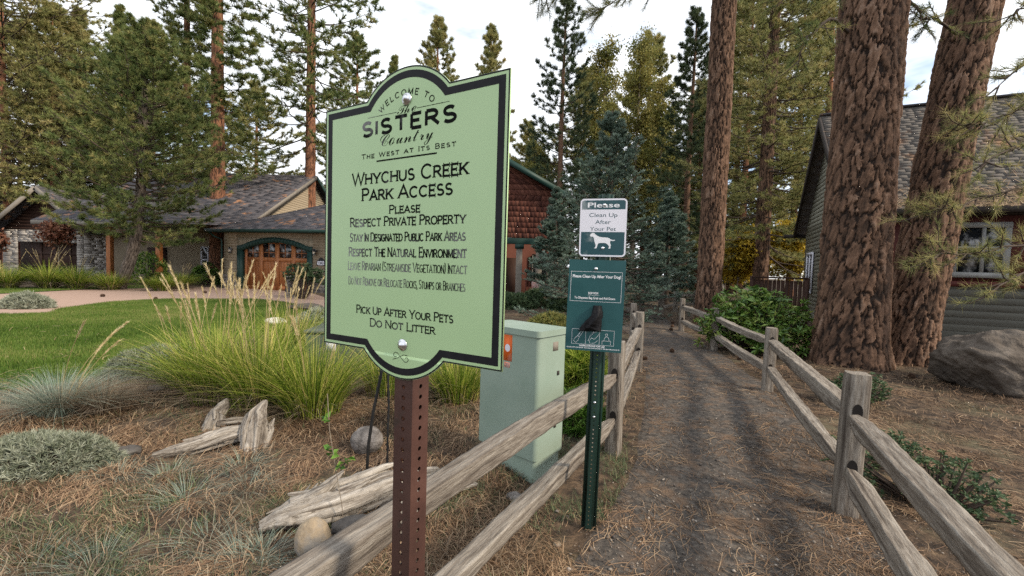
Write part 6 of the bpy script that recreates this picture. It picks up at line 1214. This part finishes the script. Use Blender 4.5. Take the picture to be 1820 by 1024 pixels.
g.tube(np.array([(q[0] - 1.05, 39.88, q[2] - 1.1), (q[0] - 1.05, 39.88, q[2] + .5), (q[0] - .1, 39.88, q[2] + 1.0), (q[0] + .95, 39.88, q[2] + .5), (q[0] + .95, 39.88, q[2] - 1.1)]), .09, 6); T.part('window_frame', g, MT['palewood'], world=True, parent=w2)

# --- red shingled house behind the sign
q0 = at(905, 430, 21.0); q1 = at(985, 330, 20.6); qa = at(905, 283, 20.6); slp = (qa[2] - q1[2]) / (q1[0] - qa[0]); T = Thing('shingled_house', 'red-brown shingled gable house with green-trimmed porch behind the spruce', 'house', (q0[0], 21.0, 0)); ap = np.array([qa[0] - 1.4, 20.6, qa[2] + 1.4 * slp]); hL, hR = 5.2, 4.2
g = Geo(); lapped(g, (ap[0] - hL + .4, 21.0, 3.02), XX, EZ, [(0, 0), (hL + hR - .8, 0), (hL + hR - .8, ap[2] - 3.2 - slp * (hR - .4)), (hL - .4, ap[2] - 3.2), (0, ap[2] - 3.2 - slp * (hL - .4))], .26, .2, .025, rng); T.part('gable_wall', g, MT['redshake'], world=True)
g = Geo()
for sg in (-1, 1):
    hw2 = hR if sg > 0 else hL; ee = np.array([ap[0] + sg * hw2, 20.6, ap[2] - slp * hw2]); vv = np.array([-sg, 0, slp]); l_ = np.linalg.norm(vv)
    lapped(g, ee if sg > 0 else ee + YY * 8, YY * sg, vv / l_, [(0, 0), (8, 0), (8, hw2 * l_), (0, hw2 * l_)], .24, .4, .025, rng)
T.part('roof', g, MT['shingle'], world=True)
for sg in (-1, 1):
    hw2 = hR if sg > 0 else hL; g = Geo(); g.bar((ap[0] + sg * hw2, 20.56, ap[2] - slp * hw2 - .12), (ap[0], 20.56, ap[2] - .12), .06, .26); T.part('rake_trim', g, MT['greentrim'], world=True)
g = Geo(); g.box(ap[0] - hL + .4, ap[0] + hR - .4, 20.85, 21.15, 2.72, 3.0); T.part('porch_beam', g, MT['greentrim'], world=True, bevel=.01)
for u in (922, 957, 986):
    p = gpos(u, 21.0); g = Geo(); g.box(-.15, .15, -.15, .15, -.1, 2.5); g.v = [v + p for v in g.v]; po = T.part('porch_post', g, MT['palewood'], world=True, bevel=.01); g = Geo(); g.box(-.22, .22, -.22, .22, 2.5, 2.715); g.v = [v + p for v in g.v]; T.part('capital', g, MT['greentrim'], world=True, parent=po)
g = Geo(); quad(g, (ap[0] - hL, 23.4, -.1), (ap[0] + hR - .5, 23.4, -.1), (ap[0] + hR - .5, 23.4, 3.1), (ap[0] - hL, 23.4, 3.1), .2); T.part('porch_wall', g, MT['redshake'], world=True)
g = Geo(); x_ = gpos(912, 23.3)[0]; quad(g, (x_ - .5, 23.34, -.05), (x_ + .45, 23.34, -.05), (x_ + .45, 23.34, 2.1), (x_ - .5, 23.34, 2.1), .05); T.part('door', g, MT['darkwood'], world=True)
g = Geo(); x_ = gpos(972, 23.3)[0]; quad(g, (x_ - .8, 23.34, .8), (x_ + .8, 23.34, .8), (x_ + .8, 23.34, 2.3), (x_ - .8, 23.34, 2.3), .05); w2 = T.part('window', g, MT['glass'], world=True); g = Geo()
for a in (-.8, 0, .8): g.bar((x_ + a, 23.28, .8), (x_ + a, 23.28, 2.3), .07, .05, up=(0, 1, 0))
for z_ in (.8, 1.55, 2.3): g.bar((x_ - .83, 23.28, z_), (x_ + .83, 23.28, z_), .05, .07)
T.part('window_frame', g, MT['palewood'], world=True, parent=w2)
g = Geo(); xa, xb = gpos(935, 20.9)[0], gpos(1030, 20.9)[0]
for z_ in (.35, .95): g.bar((xa, 20.9, z_), (xb, 20.9, z_), .06, .08)
for i in range(16): x_ = xa + (xb - xa) * i / 15; g.bar((x_, 20.9, .1), (x_, 20.9, .95), .04, .04, up=(0, 1, 0))
T.part('porch_railing', g, MT['redtrim'], world=True)
p = at(958, 508, 20.6); g = Geo(); quad(g, (p[0] - .35, 20.8, p[2] - .25), (p[0] + .35, 20.8, p[2] - .25), (p[0] + .35, 20.82, p[2] + .2), (p[0] - .35, 20.82, p[2] + .2), .02); single('porch_cloth', g, MT['flower'], 'pale patterned cloth hanging over the porch railing', 'cloth')

# --- grey house at the right
an = math.radians(-25); A3 = np.array([math.cos(an), math.sin(an), 0]); B3 = np.array([-math.sin(an), math.cos(an), 0]); E0 = np.array([8.96, 10.0, 0]); SS, KK = 3.37, 1.07; ze = 3.14; LEN = 11.0
E1 = E0 - A3 * KK; RG = E1 + B3 * SS + EZ * (ze + SS); T = Thing('grey_house', 'sage-sided house with steep grey shingled roof at the right', 'house', E1); g = Geo(); vv = B3 + EZ; l_ = math.sqrt(2)
lapped(g, E1 + EZ * ze, A3, vv / l_, [(0, 0), (LEN, 0), (LEN, SS * l_), (0, SS * l_)], .125, .26, .014, rng); vb = -B3 + EZ; lapped(g, E1 + B3 * 2 * SS + A3 * LEN + EZ * ze, -A3, vb / l_, [(0, 0), (LEN, 0), (LEN, SS * l_), (0, SS * l_)], .3, 1, .016, rng); rfo = T.part('roof', g, MT['shingle_grey'], world=True)
rn = np.random.default_rng(31); n_r = 9000; ps_ = rn.uniform(0, LEN, n_r); pt_ = np.abs(rn.normal(0, .42, n_r)) + .0; far_ = rn.random(n_r) < .12; pt_ = np.where(far_, rn.uniform(0, 4.4, n_r), pt_); kp = (rn.random(n_r) < np.clip(.45 + 2.4 * fbm(ps_ * 1.1, pt_ * 1.6, 91), 0, 1)) & (pt_ < 4.6) & (~far_ | (fbm(ps_ * .8, pt_ * 1.2, 92) > .07)); ps_, pt_ = ps_[kp], pt_[kp]; up_r = vv / l_; nr_ = np.cross(A3, up_r)
og = E1 + EZ * ze + A3 * ps_[:, None] + up_r * pt_[:, None] + nr_ * (.022 + .03 * rn.random((len(ps_), 1))); an_ = rn.normal(0, .9, len(ps_))[:, None]; dd_ = (A3 * np.cos(an_) + up_r * np.sin(an_)) * rn.uniform(.07, .16, (len(ps_), 1)); sd_ = np.cross(nr_, nrm(dd_)) * .006
single('roof_needles', Geo().add(np.stack([og - dd_ - sd_, og - dd_ + sd_, og + dd_], 1).reshape(-1, 3), np.arange(3 * len(ps_)).reshape(-1, 3), np.repeat(rn.random(len(ps_)), 3)), MT['litter'], 'drift of orange pine needles along the grey house eave', 'litter', kind='stuff')
g = Geo(); g.bar(RG + A3 * -.02 + EZ * .03, RG + A3 * LEN + EZ * .03, .2, .05); T.part('ridge_cap', g, MT['shingle'], world=True)
g = Geo(); c0 = E1 + A3 * .3 + B3 * .38
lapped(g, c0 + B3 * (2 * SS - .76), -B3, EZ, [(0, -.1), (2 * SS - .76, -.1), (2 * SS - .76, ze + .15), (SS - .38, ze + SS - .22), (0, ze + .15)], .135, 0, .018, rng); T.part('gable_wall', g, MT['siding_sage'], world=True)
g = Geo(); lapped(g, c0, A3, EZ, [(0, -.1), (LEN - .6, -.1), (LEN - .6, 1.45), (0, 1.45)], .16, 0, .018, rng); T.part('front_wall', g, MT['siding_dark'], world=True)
g = Geo(); quad(g, c0 + EZ * 1.46, c0 + A3 * (LEN - .6) + EZ * 1.46, c0 + A3 * (LEN - .6) + EZ * (ze + .25), c0 + EZ * (ze + .25), .1); g.bar(c0 - B3 * .04 + EZ * 1.46, c0 - B3 * .04 + A3 * (LEN - .6) + EZ * 1.46, .06, .12); T.part('front_wall', g, MT['redtrim'], world=True)
for sg in (-1, 1):
    g = Geo(); ee = (E1 if sg < 0 else E1 + B3 * 2 * SS) + EZ * ze; g.bar(ee - A3 * .03 - EZ * .1, RG - A3 * .03 - EZ * .1, .05, .20); T.part('rake_trim', g, MT['darktrim'], world=True)
g = Geo(); g.bar(E1 - B3 * .06 + EZ * (ze - .06), E1 - B3 * .06 + A3 * LEN + EZ * (ze - .06), .12, .13); quad(g, E1 + EZ * (ze - .14) + B3 * .5, E1 + EZ * (ze - .14) + A3 * LEN + B3 * .5, E1 + EZ * (ze - .14) + A3 * LEN, E1 + EZ * (ze - .14), .02); bb = E1 + B3 * 2 * SS; g.bar(bb + B3 * .06 - A3 * .35 + EZ * (ze - .06), bb + B3 * .06 + A3 * 3 + EZ * (ze - .06), .12, .13); T.part('gutter', g, MT['darktrim'], world=True)
def on_front(u, v):
    n_ = np.array([-B3[0], -B3[1], 0]); d = ray(u, v); t = np.dot(c0 - CAM, n_) / np.dot(d, n_); q = CAM + t * d - c0; return np.dot(q, A3), q[2]
wa = on_front(1690, 488); wb = on_front(1790, 400); g = Geo(); o2 = c0 - B3 * .03; quad(g, o2 + A3 * wa[0] + EZ * wa[1], o2 + A3 * wb[0] + EZ * wa[1], o2 + A3 * wb[0] + EZ * wb[1], o2 + A3 * wa[0] + EZ * wb[1], .01); w2 = T.part('window', g, MT['glass'], world=True); g = Geo(); o2 = c0 - B3 * .06
for s_ in (wa[0], wb[0], wa[0] * .45 + wb[0] * .55): g.bar(o2 + A3 * s_ + EZ * wa[1], o2 + A3 * s_ + EZ * wb[1], .11 if s_ in (wa[0], wb[0]) else .06, .05, up=tuple(B3))
for z_ in (wa[1], wb[1], (wa[1] * .45 + wb[1] * .55)): g.bar(o2 - B3 * .003 + A3 * (wa[0] - .06) + EZ * z_, o2 - B3 * .003 + A3 * (wb[0] + .06) + EZ * z_, .05, .12 if z_ in (wa[1], wb[1]) else .05)
T.part('window_frame', g, MT['shadedframe'], world=True, parent=w2)
g = Geo(); gsd = 2 * SS - 1.5; o2 = c0 - A3 * .03
def gq(b, z): return o2 + B3 * b + EZ * z
quad(g, gq(gsd, 1.0), gq(gsd - .9, 1.0), gq(gsd - .9, 2.3), gq(gsd, 2.3), .01); w2 = T.part('window', g, MT['glass'], world=True); g = Geo()
for b in (gsd + .02, gsd - .45, gsd - .92): g.bar(gq(b, 1.0) - A3 * .02, gq(b, 2.35) - A3 * .02, .09, .04, up=tuple(A3))
for z_ in (1.0, 2.33): g.bar(gq(gsd + .06, z_) - A3 * .023, gq(gsd - .96, z_) - A3 * .023, .04, .09)
T.part('window_frame', g, MT['signwhite'], world=True, parent=w2)
# dark board fence attached in front of the gable
pa, pb_ = gpos(1338, 13.6), gpos(1436, 12.6); T = Thing('board_fence', 'dark stained board fence against the grey house gable', 'fence', pa); d = pb_ - pa; ln = np.linalg.norm(d); d /= ln; g = Geo(); nb = 13; hb = hgt(1385, 494, 13) ; px = np.array([-d[1], d[0], 0])
for i in range(nb):
    o2 = pa + d * (ln * (i + .5) / nb); g.obox(o2 + EZ * (hb / 2 - .02), d * (ln / nb * .44), px * .011, EZ * (hb / 2 - .06), rng.random())
T.part('boards', g, MT['darkwood'], world=True); g = Geo(); g.bar(pa + EZ * hb, pb_ + EZ * hb, .13, .05); g.bar(pa + EZ * .35 + px * .03, pb_ + EZ * .35 + px * .03, .04, .09); T.part('top_rail', g, MT['darkwood'], world=True)
for q in (pa, pb_): g = Geo(); g.bar(q - EZ * .2, q + EZ * (hb + .03), .11, .11, up=tuple(px)); T.part('post', g, MT['darkwood'], world=True)
